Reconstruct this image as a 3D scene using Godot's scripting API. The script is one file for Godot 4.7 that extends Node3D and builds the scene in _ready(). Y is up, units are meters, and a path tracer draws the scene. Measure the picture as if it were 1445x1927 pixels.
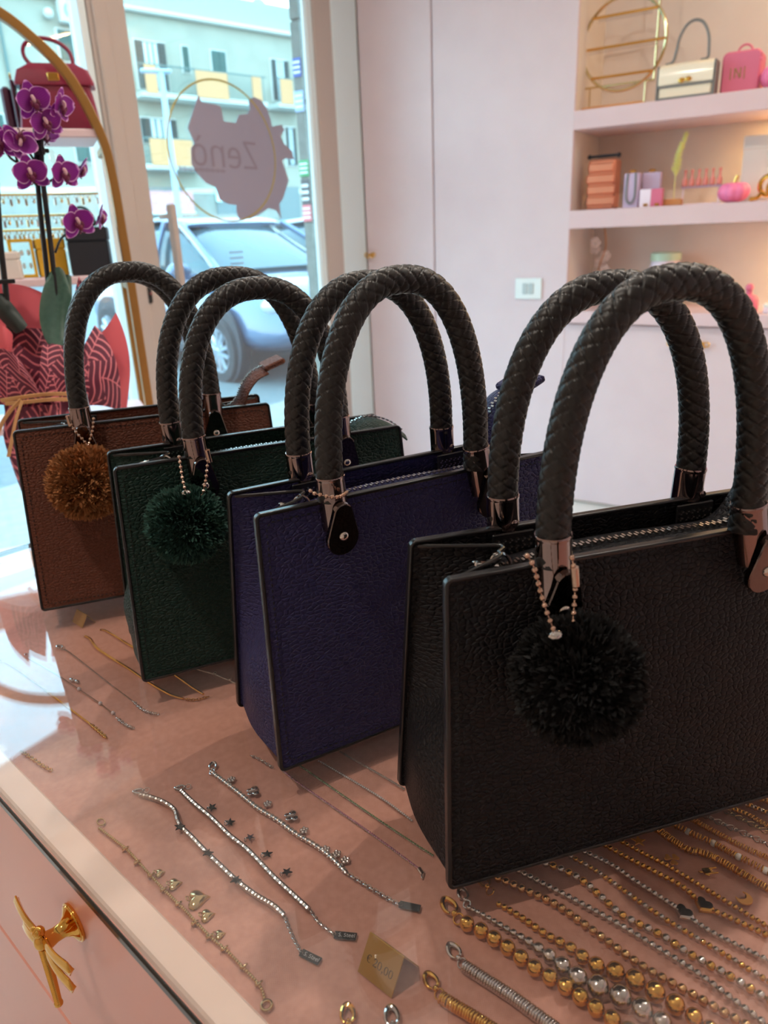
extends Node3D
# A boutique counter with four handbags; room axes: x along the shelf wall, z along the shop window, y up, metres.

var M := {}
var used := {}
var rng := RandomNumberGenerator.new()
const CY := -0.17895            # turn of the glass counter
const C0 := Vector3(-0.4752, 0.0, -0.2083)
const GLASS := 0.9
const FAB := 0.874
const XG := -2.2236             # inner face of the shop window
const ZS := -3.3629             # front of the shelf wall

# ---------- geometry ----------
class Geo:
	var p := PackedVector3Array()
	var uv := PackedVector2Array()
	func quad(a: Vector3, b: Vector3, c: Vector3, d: Vector3, ta := Vector2(), tb := Vector2(), tc := Vector2(), td := Vector2()) -> void:
		p.append_array([a, b, c, a, c, d])
		uv.append_array([ta, tb, tc, ta, tc, td])
	func turn_out(first: int) -> void:
		var mid := Vector3()
		for k in range(first, p.size()):
			mid += p[k]
		mid /= maxf(1.0, p.size() - first)
		var vol := 0.0
		for k in range(first, p.size(), 3):
			vol += (p[k + 2] - p[k]).cross(p[k + 1] - p[k]).dot(p[k] - mid)
		if vol < 0.0:
			for k in range(first, p.size(), 3):
				var h := p[k + 1]
				p[k + 1] = p[k + 2]
				p[k + 2] = h
				var g := uv[k + 1]
				uv[k + 1] = uv[k + 2]
				uv[k + 2] = g
	func rings(R: Array, close := true, caps := true, loop := false) -> void:
		var first := p.size()
		var n: int = R[0].size()
		var m: int = R.size()
		for i in (m if loop else m - 1):
			var a: PackedVector3Array = R[i]
			var b: PackedVector3Array = R[(i + 1) % m]
			for j in (n if close else n - 1):
				var k := (j + 1) % n
				var u0 := float(j) / (n - 1)
				var u1 := float(j + 1) / (n - 1)
				var v0 := float(i) / (m - 1)
				var v1 := float(i + 1) / (m - 1)
				quad(a[j], a[k], b[k], b[j], Vector2(u0, v0), Vector2(u1, v0), Vector2(u1, v1), Vector2(u0, v1))
		if caps and close and not loop:
			for e in [0, m - 1]:
				var q: PackedVector3Array = R[e]
				var c := Vector3()
				for x in q:
					c += x
				c /= n
				for j in n:
					var k := (j + 1) % n
					if e == 0:
						p.append_array([c, q[k], q[j]])
					else:
						p.append_array([c, q[j], q[k]])
					uv.append_array([Vector2(0.5, 0.5), Vector2(0.5, 0.5), Vector2(0.5, 0.5)])
		turn_out(first)
	func box(c: Vector3, s: Vector3, bev := 0.0, basis := Basis()) -> void:
		var h := s / 2
		var b := minf(bev, minf(h.x, minf(h.y, h.z)) * 0.9)
		if b <= 0.0:
			var R := []
			for y in [-h.y, h.y]:
				R.append(PackedVector3Array([c + basis * Vector3(-h.x, y, -h.z), c + basis * Vector3(h.x, y, -h.z), c + basis * Vector3(h.x, y, h.z), c + basis * Vector3(-h.x, y, h.z)]))
			rings(R)
			return
		var R2 := []
		for e in [[-h.y, b], [-h.y + b, 0.0], [h.y - b, 0.0], [h.y, b]]:
			var y: float = e[0]
			var i: float = e[1]
			var x := h.x - i
			var z := h.z - i
			var k := b if i == 0.0 else b * 0.5
			R2.append(PackedVector3Array([c + basis * Vector3(-x + k, y, -z), c + basis * Vector3(x - k, y, -z), c + basis * Vector3(x, y, -z + k), c + basis * Vector3(x, y, z - k), c + basis * Vector3(x - k, y, z), c + basis * Vector3(-x + k, y, z), c + basis * Vector3(-x, y, z - k), c + basis * Vector3(-x, y, -z + k)]))
		rings(R2)
	func ball(c: Vector3, r: float, seg := 10, sq := Vector3.ONE) -> void:
		var R := []
		var m := maxi(4, seg / 2 + 1)
		for i in range(0, m + 1):
			var t := PI * clampf(float(i) / m, 0.02, 0.98)
			var q := PackedVector3Array()
			for j in seg:
				var f := TAU * j / seg
				q.append(c + Vector3(sin(t) * cos(f), cos(t), sin(t) * sin(f)) * r * sq)
			R.append(q)
		rings(R)
	func lathe(prof: Array, seg := 24, at := Transform3D()) -> void:
		var R := []
		for e in prof:
			var q := PackedVector3Array()
			for j in seg:
				var f := TAU * j / seg
				q.append(at * Vector3(e[0] * cos(f), e[1], e[0] * sin(f)))
			R.append(q)
		rings(R)
	func sweep(path: PackedVector3Array, prof: PackedVector2Array, closed := false, hint := Vector3.UP, width := PackedFloat32Array()) -> void:
		# prof.x runs across (tangent x hint), prof.y along the hint
		var R := []
		var n := path.size()
		for i in n:
			var a := path[(i - 1 + n) % n] if closed else path[maxi(i - 1, 0)]
			var b := path[(i + 1) % n] if closed else path[mini(i + 1, n - 1)]
			var t := (b - a).normalized()
			var s := t.cross(hint)
			s = s.normalized() if s.length() > 1e-5 else t.cross(Vector3(0.3, 0.5, 0.8)).normalized()
			var u := s.cross(t)
			var w := width[i] if width.size() else 1.0
			var q := PackedVector3Array()
			for e in prof:
				q.append(path[i] + (s * e.x + u * e.y) * w)
			R.append(q)
		rings(R, true, true, closed)
	func tube(path: PackedVector3Array, r: float, seg := 8, closed := false, width := PackedFloat32Array()) -> void:
		var prof := PackedVector2Array()
		for j in seg:
			prof.append(Vector2(cos(TAU * j / seg), sin(TAU * j / seg)) * r)
		# a hint that no tangent runs along
		var e := (path[path.size() - 1] - path[0]) if not closed else (path[1] - path[0])
		var hint := Vector3.UP
		var worst := 2.0
		for h in [Vector3.UP, Vector3.RIGHT, Vector3.BACK, Vector3(0.6, 0.5, 0.62)]:
			var m := 0.0
			for i in path.size() - 1:
				m = maxf(m, absf((path[i + 1] - path[i]).normalized().dot(h)))
			if m < worst:
				worst = m
				hint = h
		sweep(path, prof, closed, hint, width)
	func torus(c: Vector3, R: float, r: float, basis := Basis(), n := 18, seg := 6) -> void:
		var G := []
		for i in n:
			var a := TAU * i / n
			var q := PackedVector3Array()
			for j in seg:
				var f := TAU * j / seg
				q.append(c + basis * Vector3(cos(a) * (R + r * cos(f)), r * sin(f), sin(a) * (R + r * cos(f))))
			G.append(q)
		rings(G, true, false, true)
	func prism(poly: PackedVector2Array, z0: float, z1: float, bev := 0.0, at := Transform3D()) -> void:
		# outline in x, y; extruded along z; the z1 side bevelled
		var n := poly.size()
		var area := 0.0
		for i in n:
			area += poly[i].cross(poly[(i + 1) % n])
		var inn := PackedVector2Array()
		for i in n:
			var d0 := (poly[i] - poly[(i - 1 + n) % n]).normalized()
			var d1 := (poly[(i + 1) % n] - poly[i]).normalized()
			inn.append(poly[i] - (d0.orthogonal() + d1.orthogonal()).normalized() * bev * signf(area))
		var R := []
		var zs := [[z0, poly], [z1 - bev * signf(z1 - z0), poly], [z1, inn]] if bev > 0.0 else [[z0, poly], [z1, poly]]
		for e in zs:
			var q := PackedVector3Array()
			for x in e[1]:
				q.append(at * Vector3(x.x, x.y, e[0]))
			R.append(q)
		rings(R, true, false)
		var tris := Geometry2D.triangulate_polygon(poly)
		for e in [[z0, poly, signf(z0 - z1)], [z1, inn if bev > 0.0 else poly, signf(z1 - z0)]]:
			for k in range(0, tris.size(), 3):
				var q := []
				for m in 3:
					q.append(e[1][tris[k + m]])
				var turn: float = (q[2] - q[0]).cross(q[1] - q[0])
				var o := [0, 1, 2] if turn * e[2] > 0.0 else [0, 2, 1]
				for m in o:
					p.append(at * Vector3(q[m].x, q[m].y, e[0]))
					uv.append(q[m])
	func mesh(angle := 40.0) -> ArrayMesh:
		var n := p.size()
		var fn := PackedVector3Array()
		fn.resize(n / 3)
		var near := {}
		var key := []
		key.resize(n)
		for k in n / 3:
			fn[k] = (p[k * 3 + 2] - p[k * 3]).cross(p[k * 3 + 1] - p[k * 3])
			for m in 3:
				var q := Vector3i((p[k * 3 + m] * 20000.0).round())
				key[k * 3 + m] = q
				if near.has(q):
					near[q].append(k)
				else:
					near[q] = [k]
		var lim := cos(deg_to_rad(angle))
		var nn := PackedVector3Array()
		nn.resize(n)
		var unit := PackedVector3Array()
		unit.resize(fn.size())
		for k in fn.size():
			unit[k] = fn[k].normalized()
		for i in n:
			var own := unit[i / 3]
			var s := Vector3()
			for k in near[key[i]]:
				if unit[k].dot(own) >= lim:
					s += fn[k]
			nn[i] = s.normalized() if s.length_squared() > 1e-24 else own
		var a := []
		a.resize(Mesh.ARRAY_MAX)
		a[Mesh.ARRAY_VERTEX] = p
		a[Mesh.ARRAY_NORMAL] = nn
		a[Mesh.ARRAY_TEX_UV] = uv
		var out := ArrayMesh.new()
		out.add_surface_from_arrays(Mesh.PRIMITIVE_TRIANGLES, a)
		return out

# a smooth grid mesh, indexed; rows of points
func grid_mesh(R: Array, close := false, tile := Vector2.ONE) -> ArrayMesh:
	var m := R.size()
	var n: int = R[0].size()
	var v := PackedVector3Array()
	var nn := PackedVector3Array()
	var uv := PackedVector2Array()
	var idx := PackedInt32Array()
	for q in R:
		v.append_array(q)
	nn.resize(v.size())
	uv.resize(v.size())
	for i in m:
		for j in n:
			var a := v[maxi(i - 1, 0) * n + j]
			var b := v[mini(i + 1, m - 1) * n + j]
			var c := v[i * n + ((j - 1 + n) % n if close else maxi(j - 1, 0))]
			var d := v[i * n + ((j + 1) % n if close else mini(j + 1, n - 1))]
			nn[i * n + j] = (d - c).cross(b - a).normalized()
			uv[i * n + j] = Vector2(float(j) / (n - 1), float(i) / (m - 1)) * tile
	var mid := Vector3()
	for x in v:
		mid += x
	mid /= v.size()
	var s := 0.0
	for k in v.size():
		s += nn[k].dot(v[k] - mid)
	var flip := s < 0.0
	if flip:
		for k in nn.size():
			nn[k] = -nn[k]
	for i in m - 1:
		for j in (n if close else n - 1):
			var a := i * n + j
			var b := i * n + (j + 1) % n
			var c := a + n
			var d := b + n
			if flip:
				idx.append_array([a, b, d, a, d, c])
			else:
				idx.append_array([a, d, b, a, c, d])
	var arr := []
	arr.resize(Mesh.ARRAY_MAX)
	arr[Mesh.ARRAY_VERTEX] = v
	arr[Mesh.ARRAY_NORMAL] = nn
	arr[Mesh.ARRAY_TEX_UV] = uv
	arr[Mesh.ARRAY_INDEX] = idx
	var out := ArrayMesh.new()
	out.add_surface_from_arrays(Mesh.PRIMITIVE_TRIANGLES, arr)
	return out

# a Catmull-Rom curve through the points, resampled at even steps
func curve(pts: Array, step: float) -> PackedVector3Array:
	var fine := PackedVector3Array()
	var n := pts.size()
	for i in n - 1:
		var a: Vector3 = pts[maxi(i - 1, 0)]
		var b: Vector3 = pts[i]
		var c: Vector3 = pts[i + 1]
		var d: Vector3 = pts[mini(i + 2, n - 1)]
		var k := maxi(4, int(b.distance_to(c) / step * 2.0))
		for j in k:
			fine.append(b.cubic_interpolate(c, a, d, float(j) / k))
	fine.append(pts[n - 1])
	var out := PackedVector3Array([fine[0]])
	var need := step
	for i in fine.size() - 1:
		var l := fine[i].distance_to(fine[i + 1])
		var pos := 0.0
		while l - pos >= need and l > 0.0:
			pos += need
			out.append(fine[i].lerp(fine[i + 1], pos / l))
			need = step
		need -= l - pos
	if out[out.size() - 1].distance_to(fine[fine.size() - 1]) > step * 0.3:
		out.append(fine[fine.size() - 1])
	return out

func circle(r: float, n: int, c := Vector2.ZERO) -> PackedVector2Array:
	var q := PackedVector2Array()
	for j in n:
		q.append(c + Vector2(cos(TAU * j / n), sin(TAU * j / n)) * r)
	return q

func rect(x: float, y: float, r: float, n := 4) -> PackedVector2Array:   # rounded rectangle, half sizes
	var q := PackedVector2Array()
	for k in 4:
		var c := Vector2((x - r) * (1 if k in [0, 3] else -1), (y - r) * (1 if k < 2 else -1))
		for j in n + 1:
			var a := PI / 2 * (k + float(j) / n)
			q.append(c + Vector2(cos(a), sin(a)) * r)
	return q

# ---------- scene tree ----------
func numbered(parent: Node, called: String) -> String:
	var k := str(parent.get_instance_id()) + called
	used[k] = used.get(k, 0) + 1
	return called if used[k] == 1 else "%s_%03d" % [called, used[k] - 1]

func tag(o: Node, label := "", category := "", group := "", kind := "") -> Node:
	for e in [["label", label], ["category", category], ["group", group], ["kind", kind]]:
		if e[1]:
			o.set_meta(e[0], e[1])
	return o

func thing(called: String, label: String, category: String, at := Vector3.ZERO, turn := 0.0, group := "") -> Node3D:
	var o := Node3D.new()
	o.name = numbered(self, called)
	add_child(o, true)
	o.position = at
	o.rotation.y = turn
	tag(o, label, category, group)
	return o

func part(parent: Node3D, called: String, m, mat: Material, at := Vector3.ZERO, basis := Basis(), kind := "") -> MeshInstance3D:
	var o := MeshInstance3D.new()
	o.name = numbered(parent, called)
	o.mesh = m.mesh() if m is Geo else m
	o.material_override = mat
	parent.add_child(o, true)
	o.transform = Transform3D(basis, at)
	if kind:
		o.set_meta("kind", kind)
	return o

func struct(called: String, m, mat: Material, at := Vector3.ZERO, turn := 0.0) -> MeshInstance3D:
	var o := part(self, called, m, mat, at, Basis(Vector3.UP, turn))
	return tag(o, "", "", "", "structure")

func solo(called: String, label: String, category: String, m, mat: Material, at := Vector3.ZERO, turn := 0.0, group := "") -> MeshInstance3D:
	var o := part(self, called, m, mat, at, Basis(Vector3.UP, turn))
	return tag(o, label, category, group)

func bx(s: Vector3, bev := 0.0, c := Vector3.ZERO) -> Geo:
	var g := Geo.new()
	g.box(c, s, bev)
	return g

func words(parent: Node3D, called: String, text: String, size: float, depth: float, mat: Material, at: Vector3, basis := Basis(), serif := false) -> MeshInstance3D:
	var t := TextMesh.new()
	var f := SystemFont.new()
	f.font_names = PackedStringArray(["Droid Serif" if serif else "Droid Sans"])
	t.font = f
	t.text = text
	t.font_size = 32
	t.pixel_size = size / 32.0
	t.depth = depth
	t.curve_step = 2.0
	return part(parent, called, t, mat, at, basis)

# ---------- materials ----------
func mat(called: String, c: Color, rough := 0.6, metal := 0.0) -> StandardMaterial3D:
	var m := StandardMaterial3D.new()
	m.resource_name = called
	m.albedo_color = c
	m.roughness = rough
	m.metallic = metal
	M[called] = m
	return m

func c8(r: int, g: int, b: int) -> Color:
	return Color8(r, g, b)

func bump(m: StandardMaterial3D, tex: Texture2D, cm: float, per_metre: float, stretch := Vector3.ONE) -> StandardMaterial3D:
	m.heightmap_enabled = true
	m.heightmap_texture = tex
	m.heightmap_scale = cm
	m.uv1_triplanar = true
	m.uv1_scale = Vector3.ONE * per_metre * stretch
	return m

func glow(called: String, c: Color, e: float) -> StandardMaterial3D:
	var m := mat(called, Color.WHITE, 0.5)
	m.emission_enabled = true
	m.emission = c
	m.emission_energy_multiplier = e
	return m

func noise_tex(freq: float, size := 256, octaves := 3, sd := 1) -> NoiseTexture2D:
	var n := FastNoiseLite.new()
	n.seed = sd
	n.noise_type = FastNoiseLite.TYPE_SIMPLEX_SMOOTH
	n.frequency = freq
	n.fractal_octaves = octaves
	var t := NoiseTexture2D.new()
	t.width = size
	t.height = size
	t.seamless = true
	t.noise = n
	return t

func tinted(m: StandardMaterial3D, freq: float, a: Color, b: Color, per_metre: float, sd := 3, size := 256) -> StandardMaterial3D:
	var t := noise_tex(freq, size, 4, sd)
	var g := Gradient.new()
	g.set_color(0, a)
	g.set_color(1, b)
	t.color_ramp = g
	m.albedo_texture = t
	m.albedo_color = Color.WHITE
	m.uv1_triplanar = true
	m.uv1_scale = Vector3.ONE * per_metre
	return m

# pebbled leather: cells of irregular size with narrow creases, repeating
func leather_tex(size: int, nx: int, ny: int, sd: int) -> ImageTexture:
	rng.seed = sd
	var pts := PackedVector2Array()
	for j in ny:
		for i in nx:
			pts.append(Vector2((i + rng.randf_range(0.02, 0.98)) / nx, (j + rng.randf_range(0.02, 0.98)) / ny))
	var asp := float(ny) / nx
	var data := PackedByteArray()
	data.resize(size * size)
	for y in size:
		var fy := (y + 0.5) / size
		var cj := int(fy * ny)
		for x in size:
			var fx := (x + 0.5) / size
			var ci := int(fx * nx)
			var d1 := 9.0
			var d2 := 9.0
			for dj in range(-1, 2):
				var jj := posmod(cj + dj, ny)
				for di in range(-1, 2):
					var q := pts[jj * nx + posmod(ci + di, nx)]
					var ex := absf(q.x - fx)
					var ey := absf(q.y - fy)
					ex = minf(ex, 1.0 - ex) * nx
					ey = minf(ey, 1.0 - ey) * ny
					var d := ex * ex + ey * ey
					if d < d1:
						d2 = d1
						d1 = d
					elif d < d2:
						d2 = d
			var e := sqrt(d2) - sqrt(d1)
			var h := smoothstep(0.0, 0.38, e) * 0.75 + 0.25 * clampf(1.0 - d1, 0.0, 1.0)
			data[y * size + x] = int(h * 255.0)
	return ImageTexture.create_from_image(Image.create_from_data(size, size, false, Image.FORMAT_L8, data))

func painted(w: int, h: int, f: Callable) -> ImageTexture:
	var im := Image.create(w, h, false, Image.FORMAT_RGB8)
	for y in h:
		for x in w:
			im.set_pixel(x, y, f.call((x + 0.5) / w, (y + 0.5) / h))
	return ImageTexture.create_from_image(im)

func sheet(m: StandardMaterial3D) -> StandardMaterial3D:
	m.cull_mode = BaseMaterial3D.CULL_DISABLED
	return m

func materials() -> void:
	var hide := leather_tex(512, 22, 34, 11)
	for e in [["black_leather", c8(28, 27, 31)], ["blue_leather", c8(50, 48, 90)], ["green_leather", c8(26, 50, 44)], ["brown_leather", c8(106, 64, 50)]]:
		sheet(bump(mat(e[0], e[1], 0.46), hide, 0.115, 10.0)).metallic_specular = 0.3
	mat("edge_paint", c8(30, 29, 31), 0.26)
	mat("braid_leather", c8(22, 20, 21), 0.42)
	mat("thread", c8(12, 11, 12), 0.7)
	mat("lining", c8(16, 15, 17), 0.8)
	mat("gunmetal", c8(150, 132, 130), 0.07, 1.0)
	mat("dark_plate", c8(112, 100, 98), 0.05, 1.0)
	mat("steel", c8(206, 203, 200), 0.07, 1.0)
	mat("soft_steel", c8(190, 184, 178), 0.25, 1.0)
	mat("gold", c8(228, 180, 92), 0.07, 1.0)
	mat("pale_gold", c8(214, 192, 142), 0.14, 1.0)
	mat("rose_gold", c8(212, 172, 120), 0.09, 1.0)
	mat("charm_gold", c8(226, 160, 74), 0.45, 0.5)
	mat("gilt_card", c8(176, 140, 70), 0.42, 0.5)
	mat("chain_rose", c8(198, 168, 150), 0.12, 1.0)
	mat("brass", c8(216, 168, 92), 0.24, 1.0)
	mat("arch_gold", c8(158, 116, 60), 0.42, 0.55)
	mat("black_charm", c8(18, 17, 18), 0.2)
	mat("white_bead", c8(225, 224, 220), 0.35)
	mat("tag_black", c8(44, 44, 46), 0.3, 0.5)
	mat("tag_print", c8(190, 190, 190), 0.5)
	mat("ink", c8(22, 18, 14), 0.6)
	mat("gem_pink", c8(206, 136, 168), 0.08, 0.5)
	mat("gem_green", c8(120, 160, 104), 0.08, 0.5)
	mat("gem_clear", c8(225, 225, 230), 0.05, 0.4)
	for e in [["black_fur", c8(13, 13, 16)], ["green_fur", c8(40, 80, 70)], ["brown_fur", c8(174, 116, 68)]]:
		var f := sheet(mat(e[0], e[1], 0.75))
		f.vertex_color_use_as_albedo = true
		f.rim_enabled = true
		f.rim = 0.3
		f.rim_tint = 0.7
	# room
	tinted(mat("pink_wall", Color.WHITE, 0.42), 0.02, c8(216, 197, 202), c8(221, 203, 207), 0.8)
	tinted(mat("pink_shelf", Color.WHITE, 0.45), 0.02, c8(218, 192, 196), c8(222, 197, 200), 0.8)
	tinted(mat("cream_wall", Color.WHITE, 0.7), 0.03, c8(228, 214, 202), c8(233, 219, 208), 0.8)
	tinted(mat("niche_wall", Color.WHITE, 0.6), 0.03, c8(222, 210, 201), c8(226, 215, 206), 0.8)
	mat("ceiling_paint", c8(238, 232, 226), 0.8)
	tinted(mat("floor_tile", Color.WHITE, 0.22), 0.01, c8(226, 222, 216), c8(236, 232, 227), 0.6, 8)
	mat("frame_beige", c8(182, 168, 160), 0.45)
	mat("frame_white", c8(214, 226, 228), 0.4)
	tinted(mat("drawer_paint", Color.WHITE, 0.3), 0.02, c8(238, 168, 152), c8(242, 175, 159), 0.9)
	tinted(mat("case_cream", Color.WHITE, 0.45), 0.05, c8(232, 204, 188), c8(237, 211, 196), 2.0)
	mat("case_side", c8(170, 122, 112), 0.5)
	var weave := painted(128, 128, func(u: float, v: float):
		var a := 0.5 + 0.5 * sin((u + v) * TAU * 16.0)
		var b := 0.5 + 0.5 * sin((u - v) * TAU * 16.0)
		return Color.WHITE * (0.2 + 0.5 * maxf(a, b)))
	var cloth := tinted(mat("satin", Color.WHITE, 0.55), 0.012, c8(192, 136, 117), c8(206, 150, 131), 6.0, 5)
	bump(cloth, weave, 0.012, 60.0)
	cloth.uv1_scale = Vector3.ONE * 40.0
	var g := mat("glass", Color(1, 1, 1, 0.02), 0.0)
	g.transparency = BaseMaterial3D.TRANSPARENCY_ALPHA
	mat("glass_edge", c8(38, 34, 30), 0.12)
	# street
	tinted(mat("facade", Color.WHITE, 0.85), 0.02, c8(152, 156, 142), c8(166, 170, 155), 0.12, 4)
	tinted(mat("facade_low", Color.WHITE, 0.85), 0.03, c8(138, 146, 138), c8(156, 162, 154), 0.2, 6)
	mat("parapet", c8(160, 168, 158), 0.9)
	mat("cornice", c8(206, 212, 206), 0.8)
	mat("shutter", c8(26, 92, 88), 0.6)
	mat("shutter_dark", c8(24, 58, 58), 0.6)
	mat("window_dark", c8(96, 124, 128), 0.2)
	mat("curtain", c8(206, 224, 226), 0.7)
	mat("orange_panel", c8(206, 156, 108), 0.7)
	mat("balcony", c8(196, 206, 200), 0.8)
	mat("rail", c8(84, 120, 118), 0.5)
	mat("sign_pink", c8(214, 160, 170), 0.5)
	mat("sign_white", c8(236, 244, 248), 0.5)
	mat("pole_paint", c8(170, 200, 222), 0.5)
	tinted(mat("asphalt", Color.WHITE, 0.8), 0.08, c8(104, 114, 118), c8(122, 131, 134), 0.5, 9)
	tinted(mat("pavement", Color.WHITE, 0.8), 0.06, c8(150, 148, 144), c8(168, 165, 160), 0.6, 12)
	tinted(mat("stone", Color.WHITE, 0.85), 0.05, c8(112, 118, 112), c8(134, 138, 132), 1.5, 14)
	mat("joint", c8(104, 104, 98), 0.9)
	mat("plaque_blue", c8(52, 92, 176), 0.4)
	mat("plaque_light", c8(158, 186, 226), 0.4)
	mat("plaque_red", c8(226, 120, 128), 0.4)
	mat("plaque_green", c8(36, 160, 96), 0.4)
	mat("plaque_dark", c8(66, 72, 76), 0.4)
	mat("decal", c8(148, 144, 162), 0.6)
	mat("decal_print", c8(134, 124, 138), 0.6)
	mat("decal_gold", c8(176, 160, 84), 0.35, 0.5)
	var car := mat("car_paint", c8(92, 118, 150), 0.25, 0.3)
	car.clearcoat_enabled = true
	car.clearcoat = 1.0
	car.clearcoat_roughness = 0.05
	mat("car_white", c8(214, 224, 230), 0.25)
	mat("car_glass", c8(70, 96, 104), 0.03, 0.35)
	mat("tyre", c8(52, 54, 58), 0.8)
	mat("rim_alloy", c8(196, 204, 214), 0.25, 0.8)
	mat("car_trim", c8(48, 54, 62), 0.5)
	mat("lamp_glass", c8(220, 228, 232), 0.08)
	# plant
	var petal := painted(96, 96, func(u: float, v: float):
		var e := minf(minf(u, 1.0 - u) * 2.0, 1.0 - v)
		var vein := 0.5 + 0.5 * sin((u - 0.5) * 60.0 / (0.35 + v))
		var c := Color8(150, 34, 150).lerp(Color8(118, 18, 116), vein * 0.55)
		c = c.lerp(Color8(110, 16, 90), clampf(1.0 - v * 3.0, 0.0, 1.0) * 0.6)
		return c.lerp(Color8(244, 206, 238), smoothstep(0.15, 0.04, e)))
	var pm := sheet(mat("petal", Color.WHITE, 0.5))
	pm.albedo_texture = petal
	pm.backlight_enabled = true
	pm.backlight = Color(0.5, 0.25, 0.5)
	sheet(mat("orchid_lip", c8(104, 14, 62), 0.5))
	mat("orchid_column", c8(226, 182, 190), 0.5)
	mat("stem", c8(44, 46, 38), 0.5)
	mat("clip", c8(20, 22, 24), 0.5)
	tinted(sheet(mat("leaf", Color.WHITE, 0.4)), 0.05, c8(58, 92, 80), c8(76, 112, 98), 8.0, 21)
	sheet(mat("leaf_dark", c8(30, 44, 40), 0.5))
	var stripes := painted(384, 384, func(u: float, v: float):
		# palm leaves: each a midrib with curved ribs leaving it
		var best := 0.0
		var ground := 0.0
		for k in 5:
			var o: Vector2 = [Vector2(0.1, 0.0), Vector2(0.62, -0.1), Vector2(0.95, 0.35), Vector2(0.2, 0.55), Vector2(0.6, 0.62)][k]
			var d := (Vector2(u, v) - o).rotated([0.3, -0.5, 0.9, -0.2, 0.45][k])
			if d.y > 0.0 and d.y < 0.62 and absf(d.x) < 0.30 * sin(PI * minf(1.0, d.y / 0.62 + 0.06)):
				ground = 1.0
				var rib := sin((d.y - absf(d.x) * (0.55 - absf(d.x))) * 62.0)
				best = maxf(smoothstep(0.45, 0.75, rib), smoothstep(0.012, 0.006, absf(d.x)))
		if ground < 0.5:
			best = smoothstep(0.55, 0.85, sin((u * 0.4 + v) * 46.0 + sin(u * 14.0)))
		return Color8(104, 38, 64).lerp(Color8(234, 136, 148), best))
	var pp := sheet(mat("paper_print", Color.WHITE, 0.6))
	pp.albedo_texture = stripes
	pp.backlight_enabled = true
	pp.backlight = Color(0.25, 0.15, 0.17)
	var coral := sheet(mat("paper_coral", c8(222, 96, 106), 0.6))
	coral.backlight_enabled = true
	coral.backlight = Color(0.3, 0.14, 0.15)
	sheet(mat("raffia", c8(216, 168, 116), 0.8))
	# goods
	mat("burgundy", c8(132, 24, 58), 0.4)
	mat("burgundy_dark", c8(70, 22, 50), 0.45)
	mat("box_black", c8(26, 32, 40), 0.5)
	mat("box_yellow", c8(226, 178, 44), 0.5)
	mat("box_white", c8(226, 218, 210), 0.5)
	mat("lavender", c8(198, 178, 206), 0.5)
	mat("pale_card", c8(240, 226, 240), 0.5)
	mat("candy_pink", c8(246, 132, 178), 0.4)
	mat("case_pink", c8(216, 112, 142), 0.45)
	mat("ivory", c8(240, 228, 204), 0.25)
	mat("grey_trim", c8(120, 122, 122), 0.4)
	mat("pampas", c8(224, 220, 140), 0.8)
	mat("wood", c8(206, 146, 92), 0.6)
	mat("canvas", c8(214, 212, 208), 0.6)
	mat("copper", c8(232, 152, 120), 0.3, 0.7)
	mat("charm_pink", c8(226, 140, 130), 0.3)
	mat("switch_white", c8(228, 236, 236), 0.35)
	mat("switch_grey", c8(184, 196, 198), 0.4)
	var gem := mat("clear_gem", Color(1, 1, 1, 0.12), 0.02)
	gem.transparency = BaseMaterial3D.TRANSPARENCY_ALPHA
	glow("downlight", Color(1.0, 0.93, 0.82), 6.0)
	glow("led_strip", Color(1.0, 0.78, 0.45), 7.0)
	mat("blossom", c8(236, 220, 214), 0.6)
	mat("jar_green", c8(196, 222, 196), 0.3)

# ---------- handbags ----------
const BH := 0.1945    # height of a bag panel
const BW := 0.14      # half width at the foot
const BT := 0.1323    # half width at the top
const BD := 0.0494    # half depth at the foot
const BZ := 0.0303    # half depth at the top

func half_width(t: float) -> float:
	return lerpf(BW, BT, t)

func half_depth(t: float) -> float:
	return lerpf(BD, BZ, t)

func panel_point(x: float, t: float, side: float, out := 0.0) -> Vector3:
	var w := half_width(t)
	var puff := 0.0035 * (1.0 - pow(absf(x), 3.0)) * sin(PI * clampf(t, 0.0, 1.0))
	return Vector3(x * w, t * BH, side * (half_depth(t) + puff + out))

func panel(side: float) -> ArrayMesh:
	var R := []
	for e in [[0.0, 1.0], [0.0, 0.0], [-0.005, 0.0], [-0.005, 1.0]]:
		pass
	var nx := 28
	var ny := 20
	for j in ny + 1:
		var t := lerpf(0.004, 0.997, float(j) / ny)
		var q := PackedVector3Array()
		for i in nx + 1:
			q.append(panel_point(lerpf(-0.995, 0.995, float(i) / nx), t, side))
		for i in range(nx, -1, -1):
			q.append(panel_point(lerpf(-0.995, 0.995, float(i) / nx), t, side, -0.0045))
		R.append(q)
	return grid_mesh(R, true)

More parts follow.
